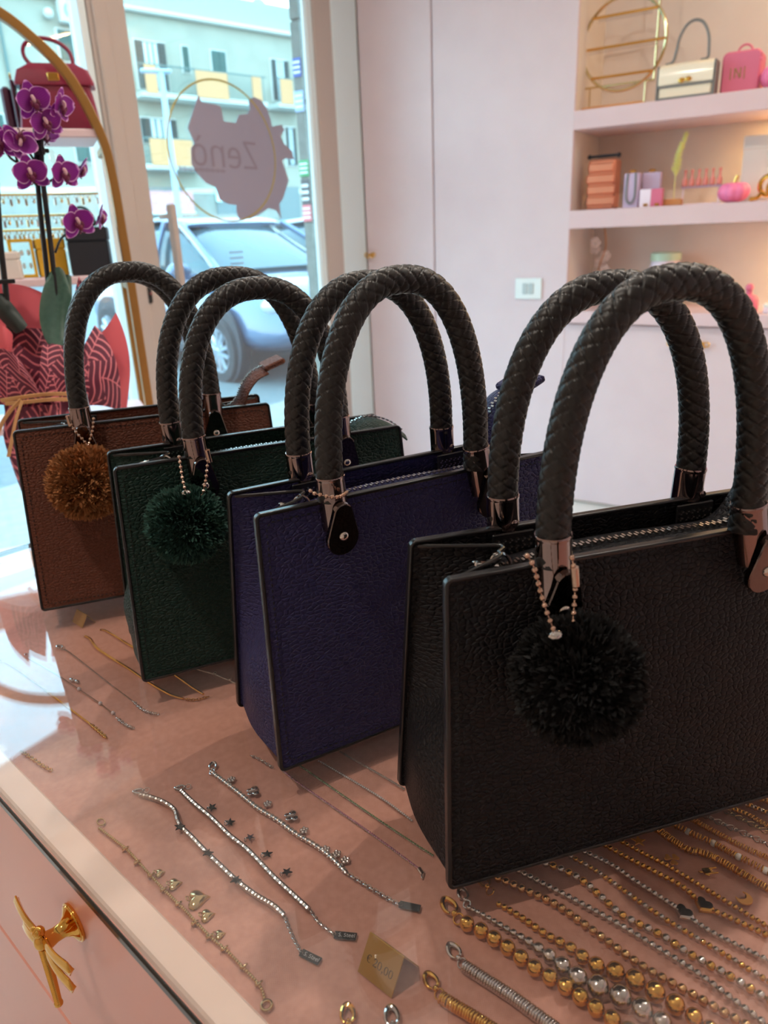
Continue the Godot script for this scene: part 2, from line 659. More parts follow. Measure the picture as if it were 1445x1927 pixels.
func outline(side: float, inset: float, out: float, r: float) -> PackedVector3Array:
	var q := PackedVector3Array()
	var w := BW - inset
	for k in 4:
		var sx := 1.0 if k in [0, 3] else -1.0
		var top := k < 2
		for j in 7:
			var a := PI / 2 * (k + j / 6.0)
			var y := (BH - inset - r if top else inset + r) + sin(a) * r
			var hw := half_width(y / BH) - inset
			var x := sx * (hw - r) + cos(a) * r
			q.append(Vector3(x, y, side * (half_depth(y / BH) + out)))
		# points along the edge to the next corner
		var nxt := PI / 2 * (k + 1)
		var e := q[q.size() - 1]
		var steps := 12
		for j in range(1, steps):
			var f := float(j) / steps
			var y := e.y
			var x := e.x
			if k in [0, 2]:
				x = lerpf(e.x, -e.x, f)
			else:
				y = lerpf(BH - inset - r, inset + r, f) if k == 1 else lerpf(inset + r, BH - inset - r, f)
				x = signf(e.x) * (half_width(y / BH) - inset)
			var px := x / half_width(y / BH)
			q.append(Vector3(x, y, panel_point(px, y / BH, side, out).z))
	return q

func gusset(dir: float) -> Array:
	var R := []
	var topline := []
	for j in 25:
		var t := j / 24.0
		var q := PackedVector3Array()
		for i in 29:
			var s := i / 28.0
			var peak := 0.56
			var tri := s / peak if s < peak else (1.0 - s) / (1.0 - peak)
			tri = pow(smoothstep(0.0, 1.0, tri), 0.75)
			var fold := lerpf(-0.004, 0.047, smoothstep(0.1, 1.0, t)) * tri
			fold -= 0.010 * exp(-pow((t - 0.33) / 0.16, 2.0)) * sin(PI * s) * sin(PI * s)
			fold += 0.004 * t * t * (exp(-pow((s - 0.66) / 0.05, 2.0)) - exp(-pow((s - 0.5) / 0.05, 2.0)))
			var z := lerpf(half_depth(t) - 0.002, -half_depth(t) + 0.002, s)
			q.append(Vector3(dir * (half_width(t) - 0.003 - fold), 0.003 + t * (BH - 0.006), z))
			if j == 24:
				topline.append(q[i])
		R.append(q)
	return [grid_mesh(R), topline]

# a tube plaited of flat strands, one over and one under, in real relief
func braid(pts: Array, r: float) -> ArrayMesh:
	var path := curve(pts, 0.0009)
	var n := 72
	var R := []
	var side := Vector3(0, 0, 1)
	for k in path.size():
		var t := (path[mini(k + 1, path.size() - 1)] - path[maxi(k - 1, 0)]).normalized()
		side = (side - t * side.dot(t)).normalized()
		var up := side.cross(t)
		var s := k * 0.0009 / 0.0082
		var q := PackedVector3Array()
		q.resize(n)
		for j in n:
			var th := float(j) / n
			var a := th * 5.0 + s
			var b := th * 5.0 - s
			var fa := a - floorf(a)
			var fb := b - floorf(b)
			var over := posmod(int(floorf(a)) + int(floorf(b)), 2) == 0
			var across := fa if over else fb
			var along := fb if over else fa
			var e := absf(2.0 * across - 1.0)
			var l := absf(2.0 * along - 1.0)
			var h := (1.0 - pow(e, 16.0)) * (0.5 + 0.5 * (1.0 - pow(l, 3.0)))
			var rr := r - 0.0013 + 0.0015 * h
			q[j] = path[k] + (side * cos(TAU * th) + up * sin(TAU * th)) * rr
		R.append(q)
	return grid_mesh(R, true)

func arch_path(xl: float, xr: float, z: float, top: float, lean: float) -> Array:
	var q := [Vector3(xl + (0.0 if xl < 0 else 0.0), 0.196, z)]
	var c := (xl + xr) / 2.0
	var a := (xr - xl) / 2.0
	for k in 25:
		var f := PI * (1.0 - k / 24.0)
		var cx := signf(cos(f)) * pow(absf(cos(f)), 0.84)
		var sy := pow(sin(f), 0.9)
		q.append(Vector3(c + a * cx + 0.004 * sin(f) * lean, 0.213 + (top - 0.213) * sy, z - lean * 0.006 * sy))
	q.append(Vector3(xr, 0.196, z))
	return q

var rivet_mesh: ArrayMesh
var ferrule_mesh: ArrayMesh
var plate_mesh: ArrayMesh
var stud_mesh: ArrayMesh

func handle_parts() -> void:
	var g := Geo.new()
	g.lathe([[0.0088, -0.022], [0.0099, -0.0215], [0.0101, -0.019], [0.0101, 0.0150], [0.0104, 0.0158], [0.0105, 0.0170], [0.0101, 0.0178], [0.0095, 0.0178], [0.0088, 0.0165], [0.0084, 0.010]], 40)
	ferrule_mesh = g.mesh(32.0)
	g = Geo.new()
	var o := PackedVector2Array()
	for k in 25:
		var a := -PI - 0.2 + (PI + 0.4) * k / 24.0
		o.append(Vector2(cos(a) * 0.0123, -0.0005 + sin(a) * 0.0138))
	for k in 15:
		var a := 0.12 + (PI - 0.24) * k / 14.0
		o.append(Vector2(cos(a) * 0.0074, 0.0200 + sin(a) * 0.0078))
	g.prism(o, -0.004, 0.0, 0.0007)
	plate_mesh = g.mesh(30.0)
	g = Geo.new()
	g.lathe([[0.0036, 0.0], [0.0036, 0.0006], [0.0031, 0.0014], [0.0022, 0.0021], [0.0009, 0.0025], [0.0, 0.0026]], 18, Transform3D(Basis(Vector3.RIGHT, PI / 2), Vector3.ZERO))
	rivet_mesh = g.mesh(60.0)
	g = Geo.new()
	for i in 6:
		for j in 9:
			for k in 2:
				g.box(Vector3((i - 2.5) * 0.0044 + (0.0007 if k else -0.0007), j * 0.0044 + (0.0007 if k else -0.0007), 0.0005), Vector3(0.0013, 0.0010, 0.0012))
	stud_mesh = g.mesh()

func zip_teeth(path: PackedVector3Array, z: float) -> Geo:
	var g := Geo.new()
	for i in path.size() - 1:
		var t := (path[i + 1] - path[i]).normalized()
		var up := Vector3(-t.y, t.x, 0)
		var b := Basis(t, up, Vector3(0, 0, 1))
		g.box(path[i] + up * 0.0018 + Vector3(0, 0, z + (0.0011 if i % 2 else -0.0011)), Vector3(0.0014, 0.0017, 0.0034), 0.0, b)
	return g

func bag(i: int, pose: Array, hue: String, label: String, legs: Array, flap: Array, tab_end: bool) -> Node3D:
	var o := thing("handbag", label, "handbag", Vector3(pose[1], pose[2], pose[3]), pose[0], "leather handbags in a row on the glass counter")
	var lm: Material = M[hue + "_leather"]
	for side in [1.0, -1.0]:
		var pn := part(o, "front_panel" if side > 0 else "back_panel", panel(side), lm)
		var g := Geo.new()
		g.sweep(outline(side, 0.0004, -0.0020, 0.0034), rect(0.0014, 0.0028, 0.0010, 3), true, Vector3(0, 0, side))
		part(pn, "edge_trim", g, M.edge_paint)
		if side > 0:
			g = Geo.new()
			var path := curve(Array(outline(side, 0.0062, 0.0004, 0.006)) , 0.0022)
			for k in range(0, path.size() - 1, 2):
				g.tube(PackedVector3Array([path[k], path[k + 1]]), 0.00042, 5)
			part(pn, "stitching", g, M.thread, Vector3.ZERO, Basis(), "stuff")
	for dir in [-1.0, 1.0]:
		var gs := gusset(dir)
		var gp := part(o, "side_gusset", gs[0], lm)
		var g := Geo.new()
		g.tube(PackedVector3Array(gs[1]), 0.0014, 8)
		part(gp, "edge_trim", g, M.edge_paint)
	part(o, "base", bx(Vector3(BW * 2 - 0.006, 0.004, BD * 2 - 0.006), 0.001, Vector3(0, 0.0022, 0)), M.edge_paint)
	part(o, "lining", bx(Vector3(BT * 2 - 0.105, 0.004, BZ * 2 - 0.010), 0.0, Vector3(0, 0.165, 0)), M.lining)
	# the zip closure, a ribbon that lifts out at one end
	var flat: Array = [Vector3(-0.098, 0.1790, 0), Vector3(-0.05, 0.1850, 0), Vector3(0.0, 0.1862, 0), Vector3(0.05, 0.1850, 0), Vector3(0.074, 0.1856, 0)]
	for e in flap:
		flat.append(Vector3(e.x, e.y, 0))
	var zp := curve(flat, 0.0024)
	var R := []
	for k in zp.size():
		var t := (zp[mini(k + 1, zp.size() - 1)] - zp[maxi(k - 1, 0)]).normalized()
		var up := Vector3(-t.y, t.x, 0)
		var q := PackedVector3Array()
		for e in [[-0.021, -0.0045], [-0.012, -0.0012], [-0.004, 0.0], [0.004, 0.0], [0.012, -0.0012], [0.021, -0.0045], [0.021, -0.0060], [0.0, -0.0018], [-0.021, -0.0060]]:
			q.append(zp[k] + up * e[1] + Vector3(0, 0, e[0]))
		R.append(q)
	var closure := part(o, "zip_closure", grid_mesh(R, true), lm)
	part(closure, "zip_teeth", zip_teeth(zp, 0.0), M.soft_steel, Vector3.ZERO, Basis(), "stuff")
	if tab_end:
		var n := zp.size()
		var t := (zp[n - 1] - zp[n - 3]).normalized()
		var g := Geo.new()
		g.box(zp[n - 1] + t * 0.011, Vector3(0.026, 0.006, 0.036), 0.0015, Basis(t, Vector3(-t.y, t.x, 0), Vector3(0, 0, 1)))
		part(closure, "end_tab", g, lm)
	var pull := Geo.new()
	pull.torus(Vector3(-0.088, 0.186, 0.004), 0.0060, 0.0012, Basis(Vector3.RIGHT, 1.1), 18, 6)
	pull.box(Vector3(-0.0985, 0.188, 0.006), Vector3(0.016, 0.0026, 0.0052), 0.0008, Basis(Vector3.BACK, -0.25))
	part(closure, "zip_pull", pull, M.steel)
	# handles: legs = [front xl, xr, top], [back xl, xr, top]
	for h in 2:
		var s := 1.0 if h == 0 else -1.0
		var z := s * (BZ + 0.004)
		var e: Array = legs[h]
		var hd := part(o, "handle", braid(arch_path(e[0], e[1], z, e[2], s * 0.2), 0.0094), M.braid_leather)
		for k in 2:
			var x: float = e[k]
			var foot: float = e[3 + k]
			var tilt := atan2(foot - x, 0.05)
			var fb := Basis(Vector3.BACK, tilt)
			var fr := part(hd, "ferrule", ferrule_mesh, M.gunmetal, Vector3(x + (foot - x) * 0.36, 0.1965, z), fb)
			if s > 0:
				part(hd, "tab", plate_mesh, M.dark_plate, Vector3(foot, 0.1695, 0.0446), Basis(Vector3.BACK, tilt * 0.6) * Basis(Vector3.RIGHT, 0.20))
				part(hd, "rivet", rivet_mesh, M.steel, Vector3(foot, 0.1715, 0.0448), Basis(Vector3.RIGHT, 0.20))
			else:
				var strip := part(hd, "inner_strap", bx(Vector3(0.028, 0.045, 0.002), 0.0006, Vector3(foot, 0.170, -BZ + 0.0075)), M.edge_paint)
				part(strip, "studs", stud_mesh, M.soft_steel, Vector3(foot, 0.152, -BZ + 0.0085), Basis(), "stuff")
				for y in [0.197, 0.188]:
					part(hd, "screw", rivet_mesh, M.gunmetal, Vector3(x + 0.004, y, z + 0.0096), Basis.from_scale(Vector3(0.7, 0.7, 0.5)))
	return o

func fur_ball(parent: Node3D, c: Vector3, r: float, mt: Material, count: int, sd: int) -> void:
	rng.seed = sd
	var core := Geo.new()
	core.ball(c, r * 0.74, 20)
	var body := part(parent, "fur", core, mt)
	# one hair: a tapering bent ribbon of two crossed blades
	var g := Geo.new()
	for w in 2:
		var rows := []
		for k in 5:
			var y := k / 4.0
			var hw := 0.5 * (1.0 - y * y * 0.93)
			var bend := 0.22 * y * y
			rows.append(PackedVector3Array([Vector3(-hw, y, bend), Vector3(hw, y, bend)]) if w == 0 else PackedVector3Array([Vector3(0, y, bend - hw), Vector3(0, y, bend + hw)]))
		g.rings(rows, false, false)
	var mm := MultiMesh.new()
	mm.transform_format = MultiMesh.TRANSFORM_3D
	mm.use_colors = true
	mm.mesh = g.mesh(60.0)
	mm.instance_count = count
	var n1 := FastNoiseLite.new()
	n1.seed = sd
	n1.frequency = 1.3
	for i in count:
		var d := Vector3(rng.randfn(), rng.randfn(), rng.randfn()).normalized()
		var q := d * 1.6
		var swirl := Vector3(n1.get_noise_3dv(q), n1.get_noise_3dv(q + Vector3(31, 0, 0)), n1.get_noise_3dv(q + Vector3(0, 57, 0)))
		var dir := (d + swirl * 2.0 + Vector3(0, -0.16, 0) + Vector3(rng.randfn(), rng.randfn(), rng.randfn()) * 0.10).normalized()
		var len := r * (0.34 + 0.22 * rng.randf() + 0.16 * n1.get_noise_3dv(q * 2.2 + Vector3(9, 9, 9)))
		var s := dir.cross(Vector3(rng.randfn(), rng.randfn(), rng.randfn())).normalized()
		var wd := 0.00028 * rng.randf_range(0.7, 1.3)
		mm.set_instance_transform(i, Transform3D(Basis(s * wd, dir * len, s.cross(dir) * len * 0.5), c + d * r * 0.68).scaled_local(Vector3(1, 1, 1)))
		var tone := rng.randf_range(0.65, 1.25)
		mm.set_instance_color(i, Color(tone, tone, tone))
	var mi := MultiMeshInstance3D.new()
	mi.name = "hairs"
	mi.multimesh = mm
	mi.material_override = mt
	mi.set_meta("kind", "stuff")
	body.add_child(mi, true)

func ball_chain(parent: Node3D, pts: Array, r: float, mt: Material) -> void:
	var path := curve(pts, r * 2.75)
	var g := Geo.new()
	for q in path:
		g.ball(q, r, 10)
	g.tube(path, r * 0.3, 5)
	part(parent, "ball_chain", g, mt, Vector3.ZERO, Basis(), "stuff")

func pompom(pose: Array, label: String, hue: String, c: Vector3, r: float, strands: Array, sd: int) -> void:
	var b := Basis(Vector3.UP, pose[0])
	var at := Vector3(pose[1], pose[2], pose[3]) + b * c
	var o := thing("pompom_charm", label, "bag charm", at, pose[0], "fur pompom charms hanging from the bags")
	fur_ball(o, Vector3.ZERO, r, M[hue + "_fur"], 30000, sd)
	for s in strands:
		var q := []
		for e in s:
			q.append(e - c)
		ball_chain(o, q, 0.00155, M.chain_rose)
	var top: Vector3 = strands[0][strands[0].size() - 1] - c
	var g := Geo.new()
	g.ball(top, 0.0036, 14, Vector3(1.2, 0.8, 1.0))
	part(o, "cap", g, M.steel)
	var e: Vector3 = strands[1 if hue != "brown" else 0][1 if hue == "black" else 0] - c
	g = Geo.new()
	g.lathe([[0.0, -0.0055], [0.0021, -0.0055], [0.0023, -0.005], [0.0023, 0.005], [0.0021, 0.0055], [0.0, 0.0055]], 12, Transform3D(Basis(Vector3.BACK, 0.1), e))
	part(o, "connector", g, M.chain_rose)

# ---------- jewellery in the case ----------
func on_counter(x: float, z: float, y := FAB) -> Vector3:
	return C0 + Basis(Vector3.UP, CY) * Vector3(x, y, z)

func jewel(called: String, label: String, category: String, start: Vector2, group := "") -> Node3D:
	return thing(called, label, category, on_counter(start.x, start.y), CY, group)

func lay(pts: Array, y: float, step: float) -> PackedVector3Array:   # counter-plane points as a path from the first point
	var q := []
	for e in pts:
		q.append(Vector3(e.x - pts[0].x, y, e.y - pts[0].y))
	return curve(q, step)

var bead_ball: ArrayMesh

func beads(o: Node3D, pts: Array, radius: Callable, mats: Array, first := 0.0) -> void:
	var path := lay(pts, 0.0, 0.0003)
	var s := first
	var k := 0
	var total := path.size() * 0.0003
	while s < total:
		var r: float = radius.call(s / total)
		var i := mini(int((s + r) / 0.0003), path.size() - 1)
		part(o, "bead", bead_ball, mats[k % mats.size()], path[i] + Vector3(0, r, 0), Basis.from_scale(Vector3.ONE * r))
		s += 2.0 * r * 1.005
		k += 1
	var g := Geo.new()
	var low := PackedVector3Array()
	for i in range(0, path.size(), 8):
		low.append(path[i] + Vector3(0, radius.call(float(i) / path.size()), 0))
	g.tube(low, 0.0006, 5)
	part(o, "cord", g, M.soft_steel)

func clasp(o: Node3D, at: Vector3, turn: float, mt: Material, k := 1.0) -> void:
	# a lobster clasp: a pear-shaped hook with a lever and a ring
	var g := Geo.new()
	var q := []
	for j in 15:
		var a := 0.5 + (TAU - 0.9) * j / 14.0
		q.append(Vector3(cos(a) * 0.0046 - 0.002, 0, sin(a) * 0.0030 * (1.0 + 0.25 * cos(a))) * k)
	var path := curve(q, 0.0007 * k)
	var w := PackedFloat32Array()
	for i in path.size():
		w.append(0.55 + 0.75 * sin(PI * i / path.size()))
	g.tube(path, 0.0012 * k, 8, false, w)
	g.ball(Vector3(0.0030, 0, 0) * k, 0.0017 * k, 10)
	g.torus(Vector3(0.0066, 0, 0) * k, 0.0026 * k, 0.0005 * k, Basis(Vector3.RIGHT, 0.5), 16, 6)
	part(o, "clasp", g, mt, at + Vector3(0, 0.0018 * k, 0), Basis(Vector3.UP, turn))

func chain(o: Node3D, pts: Array, link: float, wire: float, mt: Material, y := 0.001, called := "chain") -> void:
	var path := lay(pts, y, link * 1.25)
	var g := Geo.new()
	for i in path.size() - 1:
		var t := (path[i + 1] - path[i]).normalized()
		var b := Basis(t, Vector3.UP, t.cross(Vector3.UP)) * Basis(Vector3.RIGHT, 0.45 if i % 2 else -0.65) * Basis.from_scale(Vector3(1.0, 1.0, 0.62))
		g.torus(path[i] + t * link * 0.6, link * 0.72, wire, b, 14, 5)
	part(o, called, g, mt, Vector3.ZERO, Basis(), "stuff")

func cord_of(o: Node3D, pts: Array, r: float, mt: Material, called := "chain", ripple := 0.25, pitch := 0.0016) -> void:
	# a fine chain as a rippled line
	var path := lay(pts, r, pitch / 2.0)
	var w := PackedFloat32Array()
	for i in path.size():
		w.append(1.0 + (ripple if i % 2 else -ripple))
	var g := Geo.new()
	g.tube(path, r, 6, false, w)
	part(o, called, g, mt)

func star_poly(r: float, k := 0.42) -> PackedVector2Array:
	var q := PackedVector2Array()
	for j in 10:
		var a := PI / 2 + PI * j / 5
		q.append(Vector2(cos(a), sin(a)) * r * (1.0 if j % 2 == 0 else k))
	return q

func heart_poly(r: float, n := 28) -> PackedVector2Array:
	var q := PackedVector2Array()
	for j in n:
		var a := TAU * j / n
		q.append(Vector2(16.0 * pow(sin(a), 3.0), 13.0 * cos(a) - 5.0 * cos(2 * a) - 2.0 * cos(3 * a) - cos(4 * a)) * r / 16.0)
	return q

func puffed_heart(r: float) -> Geo:
	var g := Geo.new()
	var R := []
	for e in [[1.0, 0.0], [0.93, 0.16], [0.74, 0.30], [0.45, 0.40], [0.12, 0.43]]:
		var q := PackedVector3Array()
		for x in heart_poly(r * e[0]):
			q.append(Vector3(x.x, e[1] * r, -x.y))
		R.push_front(q)
	g.rings(R)
	return g

func flat_charm(poly: PackedVector2Array, d: float) -> Geo:
	var g := Geo.new()
	g.prism(poly, 0.0, d, d * 0.25, Transform3D(Basis(Vector3.RIGHT, -PI / 2), Vector3.ZERO))
	return g

func rel(o: Node3D, e: Vector2, start: Vector2, y := 0.0) -> Vector3:
	return Vector3(e.x - start.x, y, e.y - start.y)

# ---------- room ----------
func build_lights() -> void:
	# ceiling downlights: a glowing disc in a ring, and an area light of its size just below
	var n := 0
	for e in [Vector2(-1.143, -1.531), Vector2(0.1, -1.6), Vector2(-0.75, 0.35), Vector2(0.9, -2.3)]:
		var o := thing("ceiling_downlight", "round recessed ceiling downlight " + ["above the counter near the window", "above the middle of the shop", "behind the camera near the window", "before the lit shelves at the right"][n], "ceiling light", Vector3(e.x, 2.9, e.y), 0.0, "ceiling downlights")
		var g := Geo.new()
		g.lathe([[0.034, 0.0], [0.055, 0.0], [0.058, -0.004], [0.053, -0.010], [0.037, -0.008], [0.034, 0.0]], 32)
		part(o, "trim_ring", g, M.frame_white)
		g = Geo.new()
		g.lathe([[0.0, -0.001], [0.034, -0.001], [0.034, -0.004], [0.0, -0.004]], 32)
		part(o, "lens", g, M.downlight)
		var l := AreaLight3D.new()
		l.name = "lamp"
		l.area_size = Vector2(0.06, 0.06)
		l.light_energy = LAMP
		l.light_color = Color(1.0, 0.95, 0.89)
		l.shadow_enabled = true
		l.set("area_range", 12.0)
		l.set("area_attenuation", 2.0)
		o.add_child(l, true)
		l.position = Vector3(0, -0.012, 0)
		l.rotation.x = -PI / 2
		n += 1

func slab(called: String, a: Vector3, b: Vector3, m: Material, bev := 0.0) -> MeshInstance3D:
	return struct(called, bx((b - a).abs(), bev), m, (a + b) / 2)

func build_shell() -> void:
	slab("floor", Vector3(XG - 0.02, -0.12, -3.9), Vector3(2.3, 0.0, 2.0), M.floor_tile)
	slab("ceiling", Vector3(XG - 0.25, 2.9, -3.9), Vector3(2.3, 3.05, 2.0), M.ceiling_paint)
	slab("wall_right", Vector3(2.3, -0.12, -3.9), Vector3(2.45, 3.05, 2.0), M.pink_wall)
	slab("wall_near", Vector3(XG - 0.25, -0.12, 2.0), Vector3(2.45, 3.05, 2.15), M.cream_wall)
	# the shop-window wall: header over the openings and a solid end behind the camera
	slab("wall_window_header", Vector3(XG - 0.25, 2.55, -3.4), Vector3(XG, 2.9, 2.0), M.cream_wall)
	slab("wall_window_end", Vector3(XG - 0.25, -0.12, -0.45), Vector3(XG, 2.55, 2.0), M.cream_wall)
	# left window: frame and pane
	var fz := -0.45
	var g := Geo.new()
	g.box(Vector3(XG - 0.03, 1.29, -1.818), Vector3(0.055, 2.52, 0.030), 0.003)
	g.box(Vector3(XG - 0.03, 1.29, fz - 0.02), Vector3(0.055, 2.52, 0.04), 0.003)
	g.box(Vector3(XG - 0.03, 2.365, (fz - 1.80) / 2), Vector3(0.055, 0.37, fz + 1.80), 0.003)
	g.box(Vector3(XG - 0.03, 0.03, (fz - 1.83) / 2), Vector3(0.055, 0.06, fz + 1.83), 0.003)
	var w1 := struct("window_1", g, M.frame_white)
	part(w1, "pane", bx(Vector3(0.008, 2.12, fz + 1.77), 0.0, Vector3(XG - 0.035, 1.12, (fz - 1.83) / 2)), M.glass)
	# glazed door: stiles, rails, pane, lock, pull bar
	g = Geo.new()
	g.box(Vector3(XG - 0.028, 1.27, -1.912), Vector3(0.060, 2.50, 0.152), 0.004)
	g.box(Vector3(XG + 0.006, 1.27, -1.875), Vector3(0.016, 2.50, 0.055), 0.004)
	var door := struct("door_1", g, M.frame_beige)
	g = Geo.new()
	g.box(Vector3(XG - 0.010, 1.27, -2.990), Vector3(0.020, 2.50, 0.056), 0.003)
	g.box(Vector3(XG + 0.002, 1.27, -2.975), Vector3(0.008, 2.50, 0.012), 0.002)
	part(door, "hinge_stile", g, M.frame_white)
	g = Geo.new()
	g.box(Vector3(XG - 0.012, 0.05, -2.47), Vector3(0.022, 0.10, 0.98), 0.004)
	g.box(Vector3(XG - 0.012, 2.50, -2.47), Vector3(0.022, 0.09, 0.98), 0.004)
	part(door, "rail", g, M.frame_white)
	part(door, "pane", bx(Vector3(0.008, 2.38, 0.965), 0.0, Vector3(XG - 0.014, 1.27, -2.465)), M.glass)
	g = Geo.new()
	g.prism(rect(0.011, 0.029, 0.010, 6), 0.0, 0.006, 0.0015, Transform3D(Basis(Vector3.UP, PI / 2), Vector3(XG + 0.002, 0, 0)))
	var lock := part(door, "lock_plate", g, M.clip, Vector3(0.0, 1.094, -1.915))
	g = Geo.new()
	g.lathe([[0.0, 0.0], [0.006, 0.0], [0.006, 0.006], [0.005, 0.008], [0.0, 0.008]], 16, Transform3D(Basis(Vector3.BACK, -PI / 2), Vector3(XG + 0.006, 0.006, 0)))
	part(lock, "cylinder", g, M.gunmetal)
	var pull := Geo.new()
	pull.box(Vector3(XG + 0.045, 0.90, -2.035), Vector3(0.03, 1.0, 0.026), 0.004)
	pull.box(Vector3(XG + 0.012, 1.36, -2.035), Vector3(0.06, 0.018, 0.018), 0.003)
	pull.box(Vector3(XG + 0.012, 0.46, -2.035), Vector3(0.06, 0.018, 0.018), 0.003)
	part(door, "pull_handle", pull, M.frame_beige)
	# jamb beyond the door
	var t1 := slab("trim_1", Vector3(XG - 0.06, 0, -3.155), Vector3(XG + 0.004, 2.55, -3.022), M.frame_beige, 0.004)
	for y in [2.075, 1.215]:
		g = Geo.new()
		g.box(Vector3(XG + 0.005, y, -3.085), Vector3(0.006, 0.075, 0.016), 0.002)
		g.box(Vector3(XG + 0.005, y + 0.038, -3.080), Vector3(0.008, 0.012, 0.030), 0.002)
		part(t1, "hinge_slot", g, M.joint)
	g = Geo.new()
	g.box(Vector3(XG - 0.03, 1.275, -3.26), Vector3(0.066, 2.55, 0.204), 0.006)
	struct("trim_2", g, M.frame_white)
	slab("baseboard_window", Vector3(XG - 0.2, -0.1, -3.4), Vector3(XG, 0.012, -0.45), M.frame_beige)
	# shelf wall: two tall doors, then the lit niche with cabinets below
	slab("wall_shelf_back", Vector3(XG - 0.25, -0.12, -3.86), Vector3(2.3, 2.9, -3.72), M.niche_wall)
	slab("wall_shelf_side", Vector3(XG - 0.03, 0.0, -3.72), Vector3(-1.163, 2.9, ZS - 0.024), M.niche_wall)
	for e in [[XG + 0.004, -1.832, "tall pink cupboard door beside the shop window, with a small gold bow knob", -2.190], [-1.826, -1.160, "tall plain pink cupboard door between the seam and the lit shelves", 9.0]]:
		var o := thing("cupboard_door", e[2], "cupboard door", Vector3((e[0] + e[1]) / 2, 0.02, ZS))
		part(o, "door_panel", bx(Vector3(e[1] - e[0], 2.875, 0.022), 0.003, Vector3(0, 1.4375, -0.011)), M.pink_wall)
		if e[3] < 5.0:
			part(o, "knob", bow_knob(), M.brass, Vector3(e[3] - o.position.x, 1.152, 0.0))
	# switch plate
	var sw := thing("light_switch", "white square light switch plate on the pink cupboard wall", "light switch", Vector3(-1.339, 1.0084, ZS))
	part(sw, "plate", bx(Vector3(0.128, 0.092, 0.010), 0.003, Vector3(0, 0, 0.005)), M.switch_white)
	for k in [-1, 1]:
		part(sw, "rocker", bx(Vector3(0.026, 0.048, 0.008), 0.003, Vector3(k * 0.0145, 0, 0.010)), M.switch_grey)
	# niche shelves
	for e in [[1.644, 1.7155, "trim_shelf_upper"], [1.258, 1.3313, "trim_shelf_middle"], [0.862, 0.9135, "trim_shelf_lower"]]:
		slab(e[2], Vector3(-1.163, e[0], -3.72), Vector3(2.3, e[1], ZS + (0.03 if e[0] < 1.0 else 0.0)), M.pink_shelf, 0.002)
	slab("trim_header", Vector3(-1.163, 2.55, -3.72), Vector3(2.3, 2.9, ZS), M.pink_wall)
	# base cabinets
	slab("wall_base", Vector3(-1.163, 0.0, -3.72), Vector3(2.3, 0.862, ZS - 0.024), M.niche_wall)
	var cab := [[-1.160, -0.610, "pink base cabinet door under the lower shelf, left of the pair", 0.488], [-0.606, -0.056, "pink base cabinet door under the lower shelf, right of the pair", 0.04], [-0.052, 0.9, "wide pink base cabinet door at the right under the shelves", 0.1]]
	for e in cab:
		var o := thing("cabinet_door", e[2], "cabinet door", Vector3(e[0], 0.02, ZS))
		part(o, "door_panel", bx(Vector3(e[1] - e[0], 0.835, 0.022), 0.003, Vector3((e[1] - e[0]) / 2, 0.4175, -0.011)), M.pink_wall)
		part(o, "knob", bow_knob(), M.brass, Vector3(e[3], 0.768, 0.0))
	# warm light strips under the shelves at the right
	for e in [[1.640, -0.30], [1.254, -0.12], [2.545, -0.30]]:
		var o := thing("light_strip", "warm light strip under the " + ("top of the niche" if e[0] > 2 else "upper shelf" if e[0] > 1.5 else "middle shelf"), "light strip", Vector3(0.35 + e[1], e[0], -3.60))
		part(o, "diffuser", bx(Vector3(0.9, 0.006, 0.012), 0.002), M.led_strip)
		var l := AreaLight3D.new()
		l.name = "lamp"
		l.area_size = Vector2(0.9, 0.014)
		l.light_energy = STRIP
		l.light_color = Color(1.0, 0.84, 0.55)
		l.shadow_enabled = true
		o.add_child(l, true)
		l.position = Vector3(0, -0.006, 0)
		l.rotation.x = -PI / 2

func bow_knob() -> Geo:
	var g := Geo.new()
	for s in [-1.0, 1.0]:
		var q := []
		for j in 13:
			var a := PI * 2 * j / 12.0
			q.append(Vector3(s * (0.016 - 0.014 * cos(a)), 0.011 * sin(a) * (0.7 - 0.4 * cos(a)), 0.022))
		g.tube(curve(q, 0.002), 0.0034, 7)
		g.tube(curve([Vector3(0, 0, 0.022), Vector3(s * 0.008, -0.008, 0.022), Vector3(s * 0.013, -0.018, 0.022)], 0.002), 0.003, 7)
	g.ball(Vector3(0, 0, 0.023), 0.0058, 12)
	g.lathe([[0.0, 0.0], [0.009, 0.0], [0.009, 0.002], [0.004, 0.005], [0.004, 0.02], [0.0, 0.02]], 16, Transform3D(Basis(Vector3.RIGHT, PI / 2), Vector3.ZERO))
	return g

